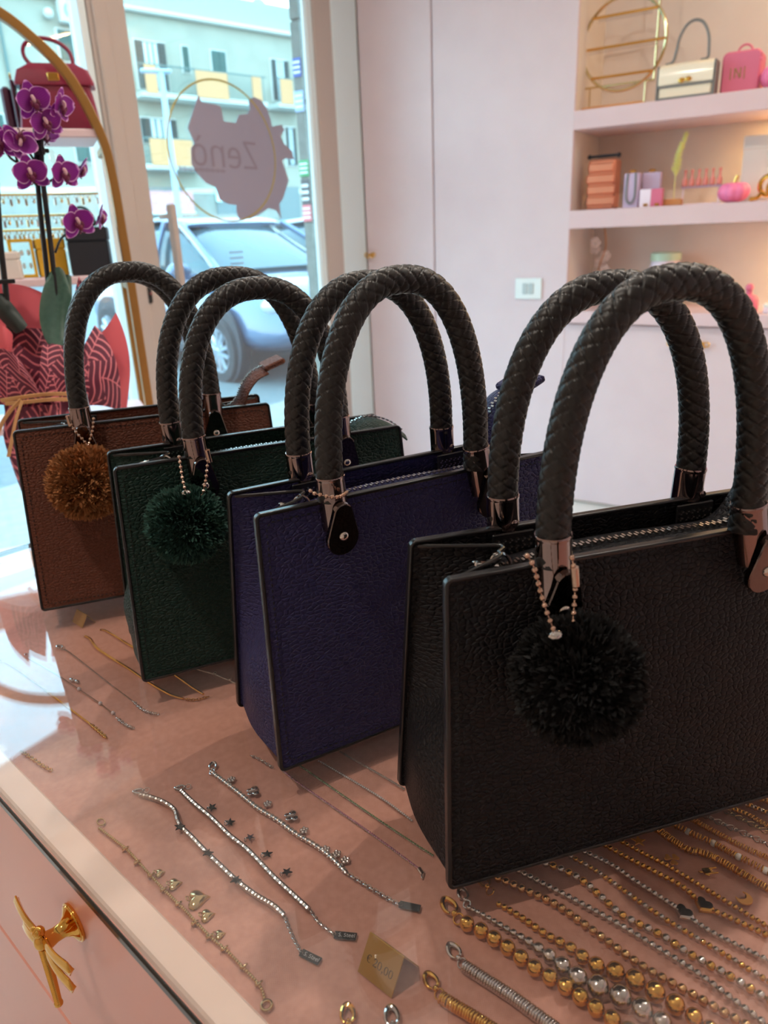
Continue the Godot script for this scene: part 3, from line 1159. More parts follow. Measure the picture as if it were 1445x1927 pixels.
# ---------- counter ----------
func build_counter() -> void:
	var L := -0.4735       # left end
	var Rr := 1.25
	var Bk := -0.53
	var o := thing("display_counter", "pink glass-topped jewellery counter with a satin lined tray under the four handbags", "display counter", C0, CY)
	var mid := (L + Rr) / 2
	var g := Geo.new()
	# frame of the case, inner walls
	var fx := 0.026
	var bk := 0.044
	g.box(Vector3(mid, 0.868, -fx / 2 - 0.003), Vector3(Rr - L, 0.047, fx - 0.006), 0.0015)
	part(o, "frame", g, M.case_cream)
	part(o, "frame", bx(Vector3(Rr - L, 0.047, bk), 0.0015, Vector3(mid, 0.868, Bk + bk / 2)), M.case_cream)
	part(o, "end_frame", bx(Vector3(0.053, 0.047, -Bk - fx - bk), 0.0015, Vector3(L + 0.0295, 0.868, (Bk + bk - fx) / 2)), M.case_cream)
	part(o, "end_frame", bx(Vector3(0.06, 0.047, -Bk - fx - bk), 0.0015, Vector3(Rr - 0.03, 0.868, (Bk + bk - fx) / 2)), M.case_cream)
	g = Geo.new()
	g.box(Vector3(L + 0.0565, 0.8815, Bk / 2), Vector3(0.002, 0.017, -Bk - bk * 2))
	part(o, "liner", g, M.case_side)
	# the satin pad, gently uneven
	var n := FastNoiseLite.new()
	n.seed = 5
	n.frequency = 9.0
	var R := []
	for j in 41:
		var q := PackedVector3Array()
		for i in 121:
			var x := lerpf(L + 0.056, Rr - 0.06, i / 120.0)
			var z := lerpf(Bk + bk, -fx, j / 40.0)
			q.append(Vector3(x, FAB - 0.0005 + 0.0006 * n.get_noise_2d(x, z), z))
		R.append(q)
	part(o, "satin_pad", grid_mesh(R), M.satin)
	part(o, "tray_base", bx(Vector3(Rr - L - 0.02, 0.02, -Bk - 0.02), 0.0, Vector3(mid, 0.855, Bk / 2)), M.case_side)
	# body, plinth, drawers
	part(o, "body", bx(Vector3(Rr - L - 0.004, 0.80, -Bk - 0.024), 0.002, Vector3(mid, 0.445, Bk / 2 - 0.01)), M.drawer_paint)
	part(o, "plinth", bx(Vector3(Rr - L - 0.08, 0.06, -Bk - 0.08), 0.0, Vector3(mid, 0.03, Bk / 2)), M.case_cream)
	var x0 := L + 0.004
	var cols := [0.385, 0.62]
	for k in 2:
		var w: float = 0.86 if k < 1 else Rr - 0.004 - x0
		for r in 3:
			var y1: float = [0.884, 0.668, 0.36][r]
			var y0: float = [0.672, 0.364, 0.066][r]
			var dr := part(o, "drawer", bx(Vector3(w - 0.004, y1 - y0, 0.02), 0.0025, Vector3(x0 + w / 2, (y0 + y1) / 2, -0.013)), M.drawer_paint)
			if k > 0 or r > 0:
				var kn := dragonfly()
				part(dr, "knob", kn[0], M.gold, Vector3(x0 + w / 2, (y0 + y1) / 2 + 0.04, -0.003))
		x0 += w
	# the near drawer's knob: foot, stem and dragonfly
	var near := o.get_node("drawer") as Node3D
	var kn2 := dragonfly()
	var kp := Vector3(0.0865, 0.8425, -0.003)
	part(near, "knob", kn2[0], M.gold, kp)
	# glass top: clear sheet with a dark polished edge
	var gm := part(o, "glass_top", bx(Vector3(Rr - L + 0.002, 0.0055, -Bk + 0.002), 0.0, Vector3(mid, GLASS - 0.00285, Bk / 2)), M.glass)
	g = Geo.new()
	g.box(Vector3(mid, GLASS - 0.0032, 0.0006), Vector3(Rr - L + 0.006, 0.0064, 0.0022), 0.0008)
	g.box(Vector3(mid, GLASS - 0.0032, Bk - 0.0006), Vector3(Rr - L + 0.006, 0.0064, 0.0022), 0.0008)
	g.box(Vector3(L - 0.0012, GLASS - 0.0032, Bk / 2), Vector3(0.0022, 0.0064, -Bk + 0.002), 0.0008)
	part(gm, "polished_edge", g, M.glass_edge)

func dragonfly() -> Array:
	var g := Geo.new()
	var out := Basis(Vector3.RIGHT, PI / 2)
	g.lathe([[0.0, 0.0], [0.0135, 0.0], [0.0140, 0.0008], [0.0140, 0.0018], [0.0128, 0.0022], [0.0126, 0.0030], [0.0112, 0.0036], [0.0075, 0.0056], [0.0052, 0.0090], [0.0050, 0.0140], [0.0060, 0.0185], [0.0072, 0.0205], [0.0, 0.0205]], 28, Transform3D(out, Vector3.ZERO))
	# wings: two pairs of long blades with veins
	var z := 0.021
	for s in [-1.0, 1.0]:
		for e in [[0.041, 0.10, 0.0062, 0.004], [0.036, -0.24, 0.0068, -0.003]]:
			var R := []
			for k in 15:
				var t := k / 14.0
				var w: float = e[2] * (0.35 + 1.1 * pow(t, 0.6) - 0.45 * t) * (1.0 if t < 0.9 else sqrt(maxf(0.02, 1.0 - pow((t - 0.9) / 0.1, 2.0))))
				var c := Vector3(s * t * e[0], e[3] + sin(e[1]) * t * e[0], z + 0.002 * sin(PI * t))
				var q := PackedVector3Array()
				for j in 16:
					var a := TAU * j / 16
					var rib := 1.0 + 0.22 * cos(a * 4.0)
					q.append(c + Vector3(0, cos(a) * w, sin(a) * 0.0016 * rib))
				R.append(q)
			g.rings(R)
	# body: head, thorax, ringed tail
	g.ball(Vector3(0, 0.0105, z + 0.002), 0.0042, 12)
	g.ball(Vector3(-0.0028, 0.0125, z + 0.0035), 0.0022, 10)
	g.ball(Vector3(0.0028, 0.0125, z + 0.0035), 0.0022, 10)
	g.ball(Vector3(0, 0.002, z + 0.002), 0.0050, 14, Vector3(0.9, 1.3, 0.9))
	var R2 := []
	for k in 61:
		var t := k / 60.0
		var r := (0.0030 - 0.0008 * t) * (1.0 + (0.16 if k % 2 else -0.10)) if k < 58 else 0.0030
		var q := PackedVector3Array()
		for j in 10:
			var a := TAU * j / 10
			q.append(Vector3(cos(a) * r, -0.004 - t * 0.052, z + 0.0015 + sin(a) * r))
		R2.append(q)
	g.rings(R2)
	return [g]

# ---------- street ----------
func build_street() -> void:
	slab("ground_pavement", Vector3(-4.05, -0.15, -9.0), Vector3(XG - 0.02, -0.01, 6.0), M.pavement)
	slab("ground_street", Vector3(-60.0, -0.2, -70.0), Vector3(-4.05, -0.03, 30.0), M.asphalt)
	# stone pier right of the door with its plaques
	var pier := thing("stone_pier", "grey stone pier of the shop front right of the door, hung with small plaques", "pier", Vector3(XG - 0.064, 0, -3.02))
	var yy := 0.0
	for h in [0.40, 0.36, 0.58, 0.50, 0.32, 0.37]:
		part(pier, "stone_block", bx(Vector3(0.062, h - 0.008, 0.3), 0.004, Vector3(-0.031, yy + h / 2, -0.15)), M.stone)
		yy += h
	part(pier, "mortar", bx(Vector3(0.05, yy - 0.02, 0.28), 0.0, Vector3(-0.03, yy / 2, -0.15)), M.joint)
	slab("wall_facade_front", Vector3(XG - 0.35, 2.55, -9.0), Vector3(XG - 0.25, 6.0, 6.0), M.stone)
	slab("wall_street_side", Vector3(XG - 0.127, 0.0, -9.0), Vector3(XG - 0.062, 2.55, -3.33), M.stone)
	slab("wall_street_near", Vector3(XG - 0.35, 0.0, 2.16), Vector3(XG - 0.25, 2.55, 6.0), M.stone)
	# opposite building
	var fo := Vector3(-25.2839, 0, -22.7316)
	var fy := 1.29503
	var b := thing("apartment_building", "cream apartment building across the street with green shutters and orange balcony screens", "building", fo, fy)
	part(b, "upper_wall", bx(Vector3(34, 6.3, 8), 0.0, Vector3(2.0, 6.4, -4.0)), M.facade)
	part(b, "ground_floor", bx(Vector3(34, 3.3, 8), 0.0, Vector3(2.0, 1.62, -3.9)), M.facade_low)
	part(b, "parapet", bx(Vector3(34, 1.1, 7.7), 0.0, Vector3(2.0, 10.1, -4.1)), M.parapet)
	part(b, "cornice", bx(Vector3(34.4, 0.16, 8.5), 0.04, Vector3(2.0, 9.55, -4.0)), M.cornice)
	part(b, "string_course", bx(Vector3(34.1, 0.22, 8.3), 0.04, Vector3(2.0, 3.25, -4.0)), M.cornice)
	var wins := [
		[0.0499, 8.5553, 1.293, 6.9232, 2], [2.047, 8.5615, 2.3137, 7.6631, 0], [3.3537, 8.5528, 4.0178, 6.9559, 0], [6.2758, 8.5221, 7.1516, 6.9563, 2],
		[-0.1284, 5.897, 1.3788, 5.0185, 2], [6.755, 5.9159, 7.2747, 4.3672, 2], [-2.8369, 8.5574, -2.1594, 7.5841, 0], [-2.8705, 4.7989, -2.0119, 4.2616, 0], [-5.4648, 8.1664, -5.1498, 7.103, 0], [-5.5125, 5.6983, -5.2371, 4.997, 0]]
	for e in wins:
		var x0: float = e[0]
		var x1: float = e[2]
		var y1: float = e[1]
		var y0: float = e[3]
		var w := x1 - x0
		var c := Vector3((x0 + x1) / 2, (y0 + y1) / 2, 0)
		var wd := part(b, "window", bx(Vector3(w + 0.12, y1 - y0 + 0.1, 0.10), 0.02), M.cornice, c)
		if e[4] == 2:
			part(wd, "pane", bx(Vector3(w * 0.52, y1 - y0, 0.06), 0.0, Vector3(0, 0, 0.04)), M.window_dark)
			for k in 3:
				part(wd, "curtain", bx(Vector3(w * 0.09, (y1 - y0) * 0.94, 0.03), 0.01, Vector3((k - 1) * w * 0.17, 0, 0.07)), M.curtain)
			for s in [-1.0, 1.0]:
				var sh := Geo.new()
				sh.box(Vector3(s * w * 0.385, 0, 0.10), Vector3(w * 0.24, y1 - y0, 0.05), 0.01)
				for k in 9:
					sh.box(Vector3(s * w * 0.385, (k - 4) * (y1 - y0) * 0.1, 0.13), Vector3(w * 0.19, 0.06, 0.03), 0.01)
				part(wd, "shutter", sh, M.shutter_dark)
		else:
			for s in [-1.0, 1.0]:
				var sh := Geo.new()
				sh.box(Vector3(s * w * 0.25, 0, 0.07), Vector3(w * 0.48, y1 - y0, 0.05), 0.01)
				for k in 11:
					sh.box(Vector3(s * w * 0.25, (k - 5) * (y1 - y0) * 0.085, 0.10), Vector3(w * 0.40, 0.07, 0.03), 0.01)
				part(wd, "shutter", sh, M.shutter)
	# balconies: slab, rail with bars, orange screens
	for e in [[-0.3175, 6.5998, 5.3642, 6.7504, [[-0.1076, 7.6055, 0.3571, 6.851], [2.0353, 7.6939, 3.4766, 6.8964], [4.6448, 7.6175, 5.0847, 6.8933]]], [5.9281, 6.6443, 7.5543, 6.6017, [[6.0671, 7.6374, 6.7045, 6.7999]]], [-0.6912, 4.0857, 2.1508, 3.9841, [[-0.2827, 4.9536, 1.5439, 4.1935]]]]:
		var x0: float = e[0]
		var x1: float = e[2]
		var y: float = e[1]
		var bal := part(b, "balcony", bx(Vector3(x1 - x0, 0.18, 0.9), 0.02), M.balcony, Vector3((x0 + x1) / 2, y, 0.45))
		var rail := Geo.new()
		rail.box(Vector3(0, 1.02, 0.42), Vector3(x1 - x0, 0.05, 0.05))
		for k in int((x1 - x0) / 0.14):
			rail.box(Vector3((x0 - x1) / 2 + 0.07 + k * 0.14, 0.55, 0.42), Vector3(0.022, 0.95, 0.022))
		part(bal, "railing", rail, M.rail)
		for q in e[4]:
			part(bal, "screen", bx(Vector3(q[2] - q[0], 0.95, 0.03), 0.0, Vector3((q[0] + q[2]) / 2 - (x0 + x1) / 2, 0.52, 0.46)), M.orange_panel)
	# ground floor: shop fronts, signs
	for e in [[-0.218, 3.4144, 1.3786, 2.4008], [2.811, 2.8913, 4.8435, 2.3111], [6.0595, 3.4605, 7.1954, 2.3247]]:
		part(b, "shop_opening", bx(Vector3(e[2] - e[0], e[1] + 0.1, 0.12), 0.0, Vector3((e[0] + e[2]) / 2, (e[1] - 0.1) / 2, 0.1)), M.window_dark)
	var sp := part(b, "shop_sign", bx(Vector3(2.05, 0.86, 0.12), 0.02), M.sign_pink, Vector3(0.62, 2.82, 0.26))
	for r in 2:
		for k in (9 if r == 0 else 7):
			var hh := 0.22 if r == 0 else 0.14
			part(sp, "letter_mark", bx(Vector3(0.11, hh * (0.8 + 0.2 * (k % 2)), 0.03), 0.01, Vector3((k - (4 if r == 0 else 3)) * 0.185, 0.14 if r == 0 else -0.14, 0.07)), M.sign_white)
	part(sp, "sign_edge", bx(Vector3(2.1, 0.1, 0.14), 0.02, Vector3(0, -0.40, 0)), M.sign_white)
	var cy := glow("sign_cyan", Color(0.05, 0.85, 0.95), 1.0)
	part(b, "lit_sign", bx(Vector3(0.30, 0.62, 0.1), 0.02, Vector3(2.8968, 3.1439, 0.3)), cy)
	# roof dish, air conditioner, pipe, wall lamp
	var dish := Geo.new()
	dish.lathe([[0.0, 0.0], [0.18, 0.02], [0.32, 0.09], [0.34, 0.12], [0.30, 0.10], [0.0, 0.02]], 20, Transform3D(Basis(Vector3.RIGHT, 1.2), Vector3(6.3414, 10.5629, -0.6)))
	part(b, "satellite_dish", dish, M.parapet)
	var ac := part(b, "air_conditioner", bx(Vector3(1.0, 0.72, 0.35), 0.04, Vector3(-2.2279, 9.089, 0.2)), M.cornice)
	var fan := Geo.new()
	fan.torus(Vector3(-2.2995, 9.1123, 0.39), 0.24, 0.03, Basis(Vector3.RIGHT, PI / 2), 24, 6)
	fan.torus(Vector3(-2.2995, 9.1123, 0.39), 0.11, 0.04, Basis(Vector3.RIGHT, PI / 2), 18, 6)
	part(ac, "fan_guard", fan, M.window_dark)
	part(b, "rain_pipe", bx(Vector3(0.09, 6.4, 0.09), 0.02, Vector3(-4.7754, 6.8143, 0.1)), M.rail)
	var wl := Geo.new()
	wl.ball(Vector3(-3.0916, 8.9613, 0.2), 0.17, 12)
	part(b, "wall_lamp", wl, M.cornice)
	# street lamp
	var lampo := thing("street_lamp", "slim pale blue street lamp post in front of the cream building", "street lamp", Vector3(-12.9, -0.03, -12.25))
	var g := Geo.new()
	g.lathe([[0.10, 0.0], [0.10, 0.25], [0.075, 0.3], [0.055, 4.55], [0.0, 4.56]], 16)
	part(lampo, "post", g, M.pole_paint)
	g = Geo.new()
	g.box(Vector3(-0.10, 4.57, -0.02), Vector3(0.62, 0.07, 0.16), 0.03)
	part(lampo, "lamp_head", g, M.pole_paint, Vector3.ZERO, Basis(Vector3.UP, 0.9))
	# plaques on the pier (faces the door opening)
	var pl := [[1.9784, -3.0175, "plaque_blue", 0.075, 0.075, "small square blue plaque on the stone pier, upper one"], [1.8449, -3.0234, "plaque_light", 0.085, 0.085, "pale blue lettered plaque on the stone pier, below the dark blue one"], [1.5692, -3.0243, "plaque_green", 0.090, 0.070, "green and white plaque at mid height on the stone pier"], [1.4665, -3.0116, "plaque_dark", 0.080, 0.110, "dark poster with a pale figure on the stone pier"], [1.3763, -3.0208, "plaque_red", 0.085, 0.075, "red and white notice lowest on the stone pier"]]
	for e in pl:
		var o := thing("plaque", e[5], "plaque", Vector3(XG - 0.098, e[0], -3.0165), -0.0, "")
		part(o, "plate", bx(Vector3(e[3] * 0.62, e[4], 0.005), 0.002), M[e[2]], Vector3.ZERO, Basis(Vector3.BACK, 0.0))
		for k in 3:
			part(o, "print_line", bx(Vector3(e[3] * 0.48, e[4] * 0.12, 0.002), 0.0, Vector3(0, (k - 1) * e[4] * 0.26, 0.0035)), M.sign_white)

func loft(sections: Array, seg := 20) -> Geo:    # each: x, half width at sill, at belt, bottom y, top y
	var g := Geo.new()
	var R := []
	for s in sections:
		var q := PackedVector3Array()
		for j in seg:
			var a := TAU * j / seg
			var cx := signf(cos(a)) * pow(absf(cos(a)), 0.5)
			var sy := signf(sin(a)) * pow(absf(sin(a)), 0.6)
			var v := (sy + 1) / 2
			q.append(Vector3(s[0], lerpf(s[3], s[4], v), cx * lerpf(s[1], s[2], v)))
		R.append(q)
	g.rings(R)
	return g

func car(at: Vector3, turn: float, paint: Material, label: String) -> Node3D:
	# x forward, from -2.0 (tail) to 2.15 (nose)
	var o := thing("car", label, "car", at, turn, "")
	part(o, "body", loft([[-2.02, 0.70, 0.70, 0.45, 0.85], [-1.9, 0.84, 0.80, 0.30, 1.0], [-1.2, 0.89, 0.85, 0.24, 1.04], [0.0, 0.90, 0.86, 0.22, 1.02], [0.85, 0.90, 0.84, 0.22, 1.02], [1.35, 0.90, 0.80, 0.24, 0.97], [1.80, 0.87, 0.74, 0.26, 0.90], [2.05, 0.80, 0.66, 0.32, 0.80], [2.16, 0.66, 0.55, 0.38, 0.68]], 32), paint)
	part(o, "cabin", loft([[-1.95, 0.72, 0.60, 0.9, 1.02], [-1.75, 0.80, 0.62, 0.9, 1.32], [-1.2, 0.83, 0.64, 0.9, 1.52], [-0.2, 0.83, 0.64, 0.9, 1.55], [0.25, 0.83, 0.62, 0.9, 1.49], [1.15, 0.78, 0.66, 0.9, 1.03]], 28), M.car_glass)
	part(o, "roof", loft([[-1.85, 0.50, 0.46, 1.35, 1.40], [-1.2, 0.66, 0.60, 1.46, 1.545], [-0.2, 0.67, 0.60, 1.50, 1.585], [0.22, 0.66, 0.58, 1.47, 1.53], [0.34, 0.6, 0.55, 1.44, 1.48]], 24), paint)
	var g := Geo.new()
	for s in [-1.0, 1.0]:
		g.tube(curve([Vector3(0.30, 1.47, s * 0.63), Vector3(0.75, 1.26, s * 0.70), Vector3(1.20, 1.0, s * 0.76)], 0.05), 0.036, 6)
		g.tube(curve([Vector3(0.0, 1.50, s * 0.66), Vector3(0.02, 1.25, s * 0.78), Vector3(0.03, 1.0, s * 0.84)], 0.05), 0.035, 6)
	part(o, "pillars", g, paint)
	for s in [-1.0, 1.0]:
		g = Geo.new()
		g.ball(Vector3(0.82, 1.03, s * 0.99), 0.13, 14, Vector3(0.7, 0.72, 1.0))
		g.box(Vector3(0.85, 0.98, s * 0.88), Vector3(0.06, 0.05, 0.14), 0.01)
		part(o, "mirror", g, paint)
		g = Geo.new()
		g.ball(Vector3(1.93, 0.72, s * 0.62), 0.2, 14, Vector3(0.8, 0.42, 0.8))
		part(o, "headlight", g, M.lamp_glass)
		for x in [1.28, -1.3]:
			g = Geo.new()
			g.lathe([[0.0, -0.02], [0.385, -0.02], [0.385, 0.012], [0.0, 0.012]], 32, Transform3D(Basis(Vector3.RIGHT, PI / 2), Vector3(x, 0.345, s * 0.885)))
			part(o, "wheel_arch", g, M.car_trim)
			g = Geo.new()
			g.lathe([[0.20, -0.10], [0.30, -0.10], [0.325, -0.07], [0.325, 0.07], [0.30, 0.10], [0.215, 0.10], [0.205, 0.06]], 36)
			var wh := part(o, "wheel", g, M.tyre, Vector3(x, 0.295, s * 0.83), Basis(Vector3.RIGHT, PI / 2 * s))
			g = Geo.new()
			g.torus(Vector3(0, 0.075, 0), 0.205, 0.018, Basis(), 32, 6)
			g.lathe([[0.0, 0.03], [0.2, 0.01], [0.2, 0.0], [0.0, 0.0]], 24)
			part(wh, "rim", g, M.car_trim)
			g = Geo.new()
			g.torus(Vector3(0, 0.08, 0), 0.205, 0.016, Basis(), 32, 6)
			g.lathe([[0.0, 0.05], [0.05, 0.05], [0.05, 0.09], [0.03, 0.1], [0.0, 0.1]], 16)
			for k in 5:
				var a := TAU * k / 5
				var d := Vector3(cos(a), 0, sin(a))
				var e := Vector3(-sin(a), 0, cos(a))
				for s2 in [-1.0, 1.0]:
					g.tube(PackedVector3Array([d * 0.03 + e * 0.02 * s2 + Vector3(0, 0.085, 0), d * 0.2 + e * 0.055 * s2 + Vector3(0, 0.085, 0)]), 0.024, 6)
			part(wh, "spokes", g, M.rim_alloy)
	part(o, "lower_grille", bx(Vector3(0.1, 0.17, 1.0), 0.03, Vector3(2.10, 0.42, 0)), M.car_trim)
	part(o, "grille", bx(Vector3(0.08, 0.13, 0.7), 0.03, Vector3(2.13, 0.62, 0)), M.car_trim)
	part(o, "number_plate", bx(Vector3(0.03, 0.11, 0.46), 0.01, Vector3(2.18, 0.50, 0)), M.cornice)
	part(o, "sill", bx(Vector3(2.1, 0.12, 1.70), 0.03, Vector3(0, 0.26, 0)), M.car_trim)
	return o

# ---------- orchid ----------
func petal_mesh(len: float, wid: float, cup: float, round_tip: float) -> ArrayMesh:
	var R := []
	for i in 13:
		var v := i / 12.0
		var w := wid * pow(sin(PI * pow(v * 0.97 + 0.015, round_tip)), 0.62)
		var q := PackedVector3Array()
		for j in 9:
			var u := j / 4.0 - 1.0
			q.append(Vector3(u * w, v * len, cup * (v * v * 0.7 + u * u * 0.35 * v) - 0.0006))
		R.append(q)
	return grid_mesh(R)

var petal_round: ArrayMesh
var petal_long: ArrayMesh
var lip_mesh: ArrayMesh

func flower(o: Node3D, at: Vector3, size: float, face: Vector3, roll: float) -> void:
	# face: turn about x, y; the flower looks along +z
	var b := Basis.from_euler(Vector3(face.x, face.y, 0)) * Basis(Vector3.BACK, roll)
	var s := Basis.from_scale(Vector3.ONE * size)
	var g := Geo.new()
	g.ball(Vector3(0, 0.06, 0.16), 0.07, 10, Vector3(0.8, 1.4, 1.0))
	g.ball(Vector3(0, 0.13, 0.12), 0.055, 10)
	var f := part(o, "flower", g, M.orchid_column, at, b * s)
	for e in [[0.0, 0], [2.2, 0], [-2.2, 0], [1.22, 1], [-1.22, 1]]:
		var pb := Basis(Vector3.BACK, e[0]) * Basis(Vector3.RIGHT, 0.10 if e[1] else -0.05)
		part(f, "petal", petal_round if e[1] else petal_long, M.petal, Vector3(0, 0, 0.03 if e[1] else 0.0), pb)
	part(f, "lip", lip_mesh, M.orchid_lip, Vector3(0, -0.02, 0.06), Basis(Vector3.RIGHT, 0.0))

func bez(cp: Array, nu := 16, nv := 16, wav := 0.0) -> ArrayMesh:    # 3 x 3 control points
	var R := []
	for i in nv + 1:
		var v := float(i) / nv
		var q := PackedVector3Array()
		for j in nu + 1:
			var u := float(j) / nu
			var row := []
			for k in 3:
				var a: Vector3 = cp[k][0]
				var b: Vector3 = cp[k][1]
				var c: Vector3 = cp[k][2]
				row.append(a.lerp(b, u).lerp(b.lerp(c, u), u))
			var x: Vector3 = row[0].lerp(row[1], v).lerp(row[1].lerp(row[2], v), v)
			x.z += wav * sin(u * 9.0 + v * 3.0) * v
			q.append(x)
		R.append(q)
	return grid_mesh(R)

func build_orchid() -> void:
	petal_round = petal_mesh(0.53, 0.31, 0.12, 0.72)
	petal_long = petal_mesh(0.56, 0.185, 0.06, 0.85)
	var g := Geo.new()
	g.ball(Vector3(0, -0.10, 0.10), 0.085, 12, Vector3(1.0, 1.2, 0.9))
	g.ball(Vector3(-0.09, -0.02, 0.10), 0.075, 10, Vector3(0.7, 1.2, 0.7))
	g.ball(Vector3(0.09, -0.02, 0.10), 0.075, 10, Vector3(0.7, 1.2, 0.7))
	g.tube(curve([Vector3(-0.02, -0.2, 0.1), Vector3(-0.06, -0.26, 0.13), Vector3(-0.1, -0.25, 0.16)], 0.02), 0.018, 6)
	g.tube(curve([Vector3(0.02, -0.2, 0.1), Vector3(0.06, -0.26, 0.13), Vector3(0.1, -0.25, 0.16)], 0.02), 0.018, 6)
	lip_mesh = g.mesh(60.0)
	var o := thing("orchid_plant", "potted purple orchid wrapped in striped pink paper and raffia behind the brown handbag", "orchid", Vector3(-1.06, 1.0437, -0.6751), 1.0037)
	# flower heads: place, size, facing, roll
	for e in [[Vector3(0.0632, 0.4112, 0.03), 0.0470, Vector3(0.1, 0.25, 0), 0.25], [Vector3(0.0967, 0.4084, 0.02), 0.0437, Vector3(0.25, 0.9, 0), -0.1], [Vector3(0.0734, 0.3863, 0.025), 0.0454, Vector3(0.15, 0.35, 0), 0.3], [Vector3(0.0727, 0.3742, 0), 0.0353, Vector3(0.9, 0.5, 0), 0.2],
		[Vector3(0.0371, 0.3642, 0.02), 0.0454, Vector3(-0.2, 0.3, 0), 2.9], [Vector3(0.0152, 0.3611, 0.01), 0.0470, Vector3(0.0, -0.5, 0), 0.1], [Vector3(0.043, 0.322, 0.03), 0.0470, Vector3(0.05, 0.1, 0), 0.15], [Vector3(0.0848, 0.3218, 0.03), 0.0454, Vector3(0.1, 0.55, 0), 0.1],
		[Vector3(-0.0343, 0.322, 0.02), 0.046, Vector3(0.1, -0.2, 0), 0.2], [Vector3(-0.0106, 0.374, 0.02), 0.046, Vector3(0.1, -0.4, 0), -0.1], [Vector3(-0.0566, 0.2621, 0.02), 0.046, Vector3(0.1, -0.3, 0), 0.1], [Vector3(0.1112, 0.331, 0), 0.0370, Vector3(0.6, 1.3, 0), -0.4], [Vector3(0.0927, 0.2574, 0.03), 0.0470, Vector3(0.1, 0.3, 0), 0.2], [Vector3(0.1263, 0.2643, 0.01), 0.0370, Vector3(0.3, 1.25, 0), -0.2]]:
		flower(o, e[0], e[1], e[2], e[3])
	var st := Geo.new()
	for e in [[Vector3(0.0324, 0.0941, 0), Vector3(0.0417, 0.1938, 0), Vector3(0.0479, 0.2739, 0), Vector3(0.0528, 0.3229, 0), Vector3(0.0601, 0.3693, 0), Vector3(0.0632, 0.4006, 0)], [Vector3(0.0411, 0.0939, 0.005), Vector3(0.0509, 0.1934, 0.005), Vector3(0.0561, 0.2735, 0.005), Vector3(0.0595, 0.3225, 0.005), Vector3(0.066, 0.3688, 0.005), Vector3(0.0708, 0.3836, 0.005)]]:
		st.tube(curve(e, 0.008), 0.0036, 8)
	for e in [[Vector3(-0.0255, 0.0994, 0), Vector3(-0.0177, 0.1749, 0), Vector3(-0.0117, 0.2401, 0), Vector3(-0.0005, 0.3233, 0), Vector3(0.0023, 0.3568, 0)]]:
		st.tube(curve(e, 0.008), 0.0042, 8)
	part(o, "stake", st, M.clip)
	st = Geo.new()
	for e in [[Vector3(0.0513, 0.3077, 0), Vector3(0.0472, 0.3122, 0.005), Vector3(0.0435, 0.3188, 0.01)], [Vector3(0.0589, 0.3104, 0), Vector3(0.0667, 0.3145, 0), Vector3(0.0784, 0.3192, 0.01)], [Vector3(0.0578, 0.2183, 0), Vector3(0.0699, 0.2384, 0.005), Vector3(0.0887, 0.2492, 0.015)], [Vector3(0.0898, 0.2495, 0), Vector3(0.1109, 0.2518, 0), Vector3(0.1261, 0.2617, 0)],
		[Vector3(0.0551, 0.3353, 0), Vector3(0.0494, 0.349, 0), Vector3(0.041, 0.3624, 0)], [Vector3(0.0311, 0.3395, 0), Vector3(0.0237, 0.3435, 0), Vector3(0.0177, 0.3542, 0)], [Vector3(0.0514, 0.323, 0), Vector3(0.0405, 0.3313, 0), Vector3(0.0311, 0.3395, 0), Vector3(0.0291, 0.357, 0)], [Vector3(0.0656, 0.3694, 0), Vector3(0.0805, 0.3977, 0), Vector3(0.0949, 0.408, 0)], [Vector3(0.0878, 0.3213, 0), Vector3(0.1015, 0.3254, 0), Vector3(0.1109, 0.3296, 0)]]:
		st.tube(curve(e, 0.005), 0.0017, 6)
	part(o, "flower_stem", st, M.stem)
	g = Geo.new()
	g.box(Vector3(0.062, 0.354, 0.004), Vector3(0.024, 0.005, 0.010), 0.001)
	g.box(Vector3(0.0584, 0.3538, 0.006), Vector3(0.006, 0.010, 0.012), 0.001)
	g.box(Vector3(0.0653, 0.3539, 0.006), Vector3(0.006, 0.010, 0.012), 0.001)
	part(o, "support_clip", g, M.clip)
	g = Geo.new()
	g.box(Vector3(-0.0162, 0.1823, 0.004), Vector3(0.026, 0.006, 0.010), 0.001)
	part(o, "support_clip", g, M.clip)
	# leaves
	part(o, "leaf", bez([[Vector3(0.0274, 0.0821, 0.03), Vector3(0.033, 0.0777, 0.05), Vector3(0.0455, 0.0843, 0.03)], [Vector3(0.0031, 0.1318, 0.05), Vector3(0.056, 0.1365, -0.045), Vector3(0.0742, 0.133, 0.04)], [Vector3(0.0439, 0.1899, 0), Vector3(0.0608, 0.208, 0.02), Vector3(0.0664, 0.1891, -0.01)]]), M.leaf)
	part(o, "leaf", bez([[Vector3(0.0392, 0.0815, 0), Vector3(0.0433, 0.0822, 0.01), Vector3(0.0503, 0.0845, 0)], [Vector3(0.047, 0.1394, -0.01), Vector3(0.0576, 0.1406, 0.02), Vector3(0.0723, 0.1454, -0.01)], [Vector3(0.0634, 0.186, -0.02), Vector3(0.0707, 0.1881, -0.01), Vector3(0.0751, 0.1838, -0.02)]]), M.leaf)
	part(o, "leaf", bez([[Vector3(-0.0163, 0.1098, 0.02), Vector3(-0.0052, 0.1128, 0.03), Vector3(0.0014, 0.1205, 0.02)], [Vector3(-0.0344, 0.1264, 0), Vector3(-0.021, 0.1397, 0.03), Vector3(-0.0101, 0.1488, 0)], [Vector3(-0.0485, 0.1606, 0), Vector3(-0.0344, 0.1675, 0.01), Vector3(-0.0236, 0.1663, 0)]]), M.leaf_dark)
	# pot in its paper: gathered at the neck
	var R := []
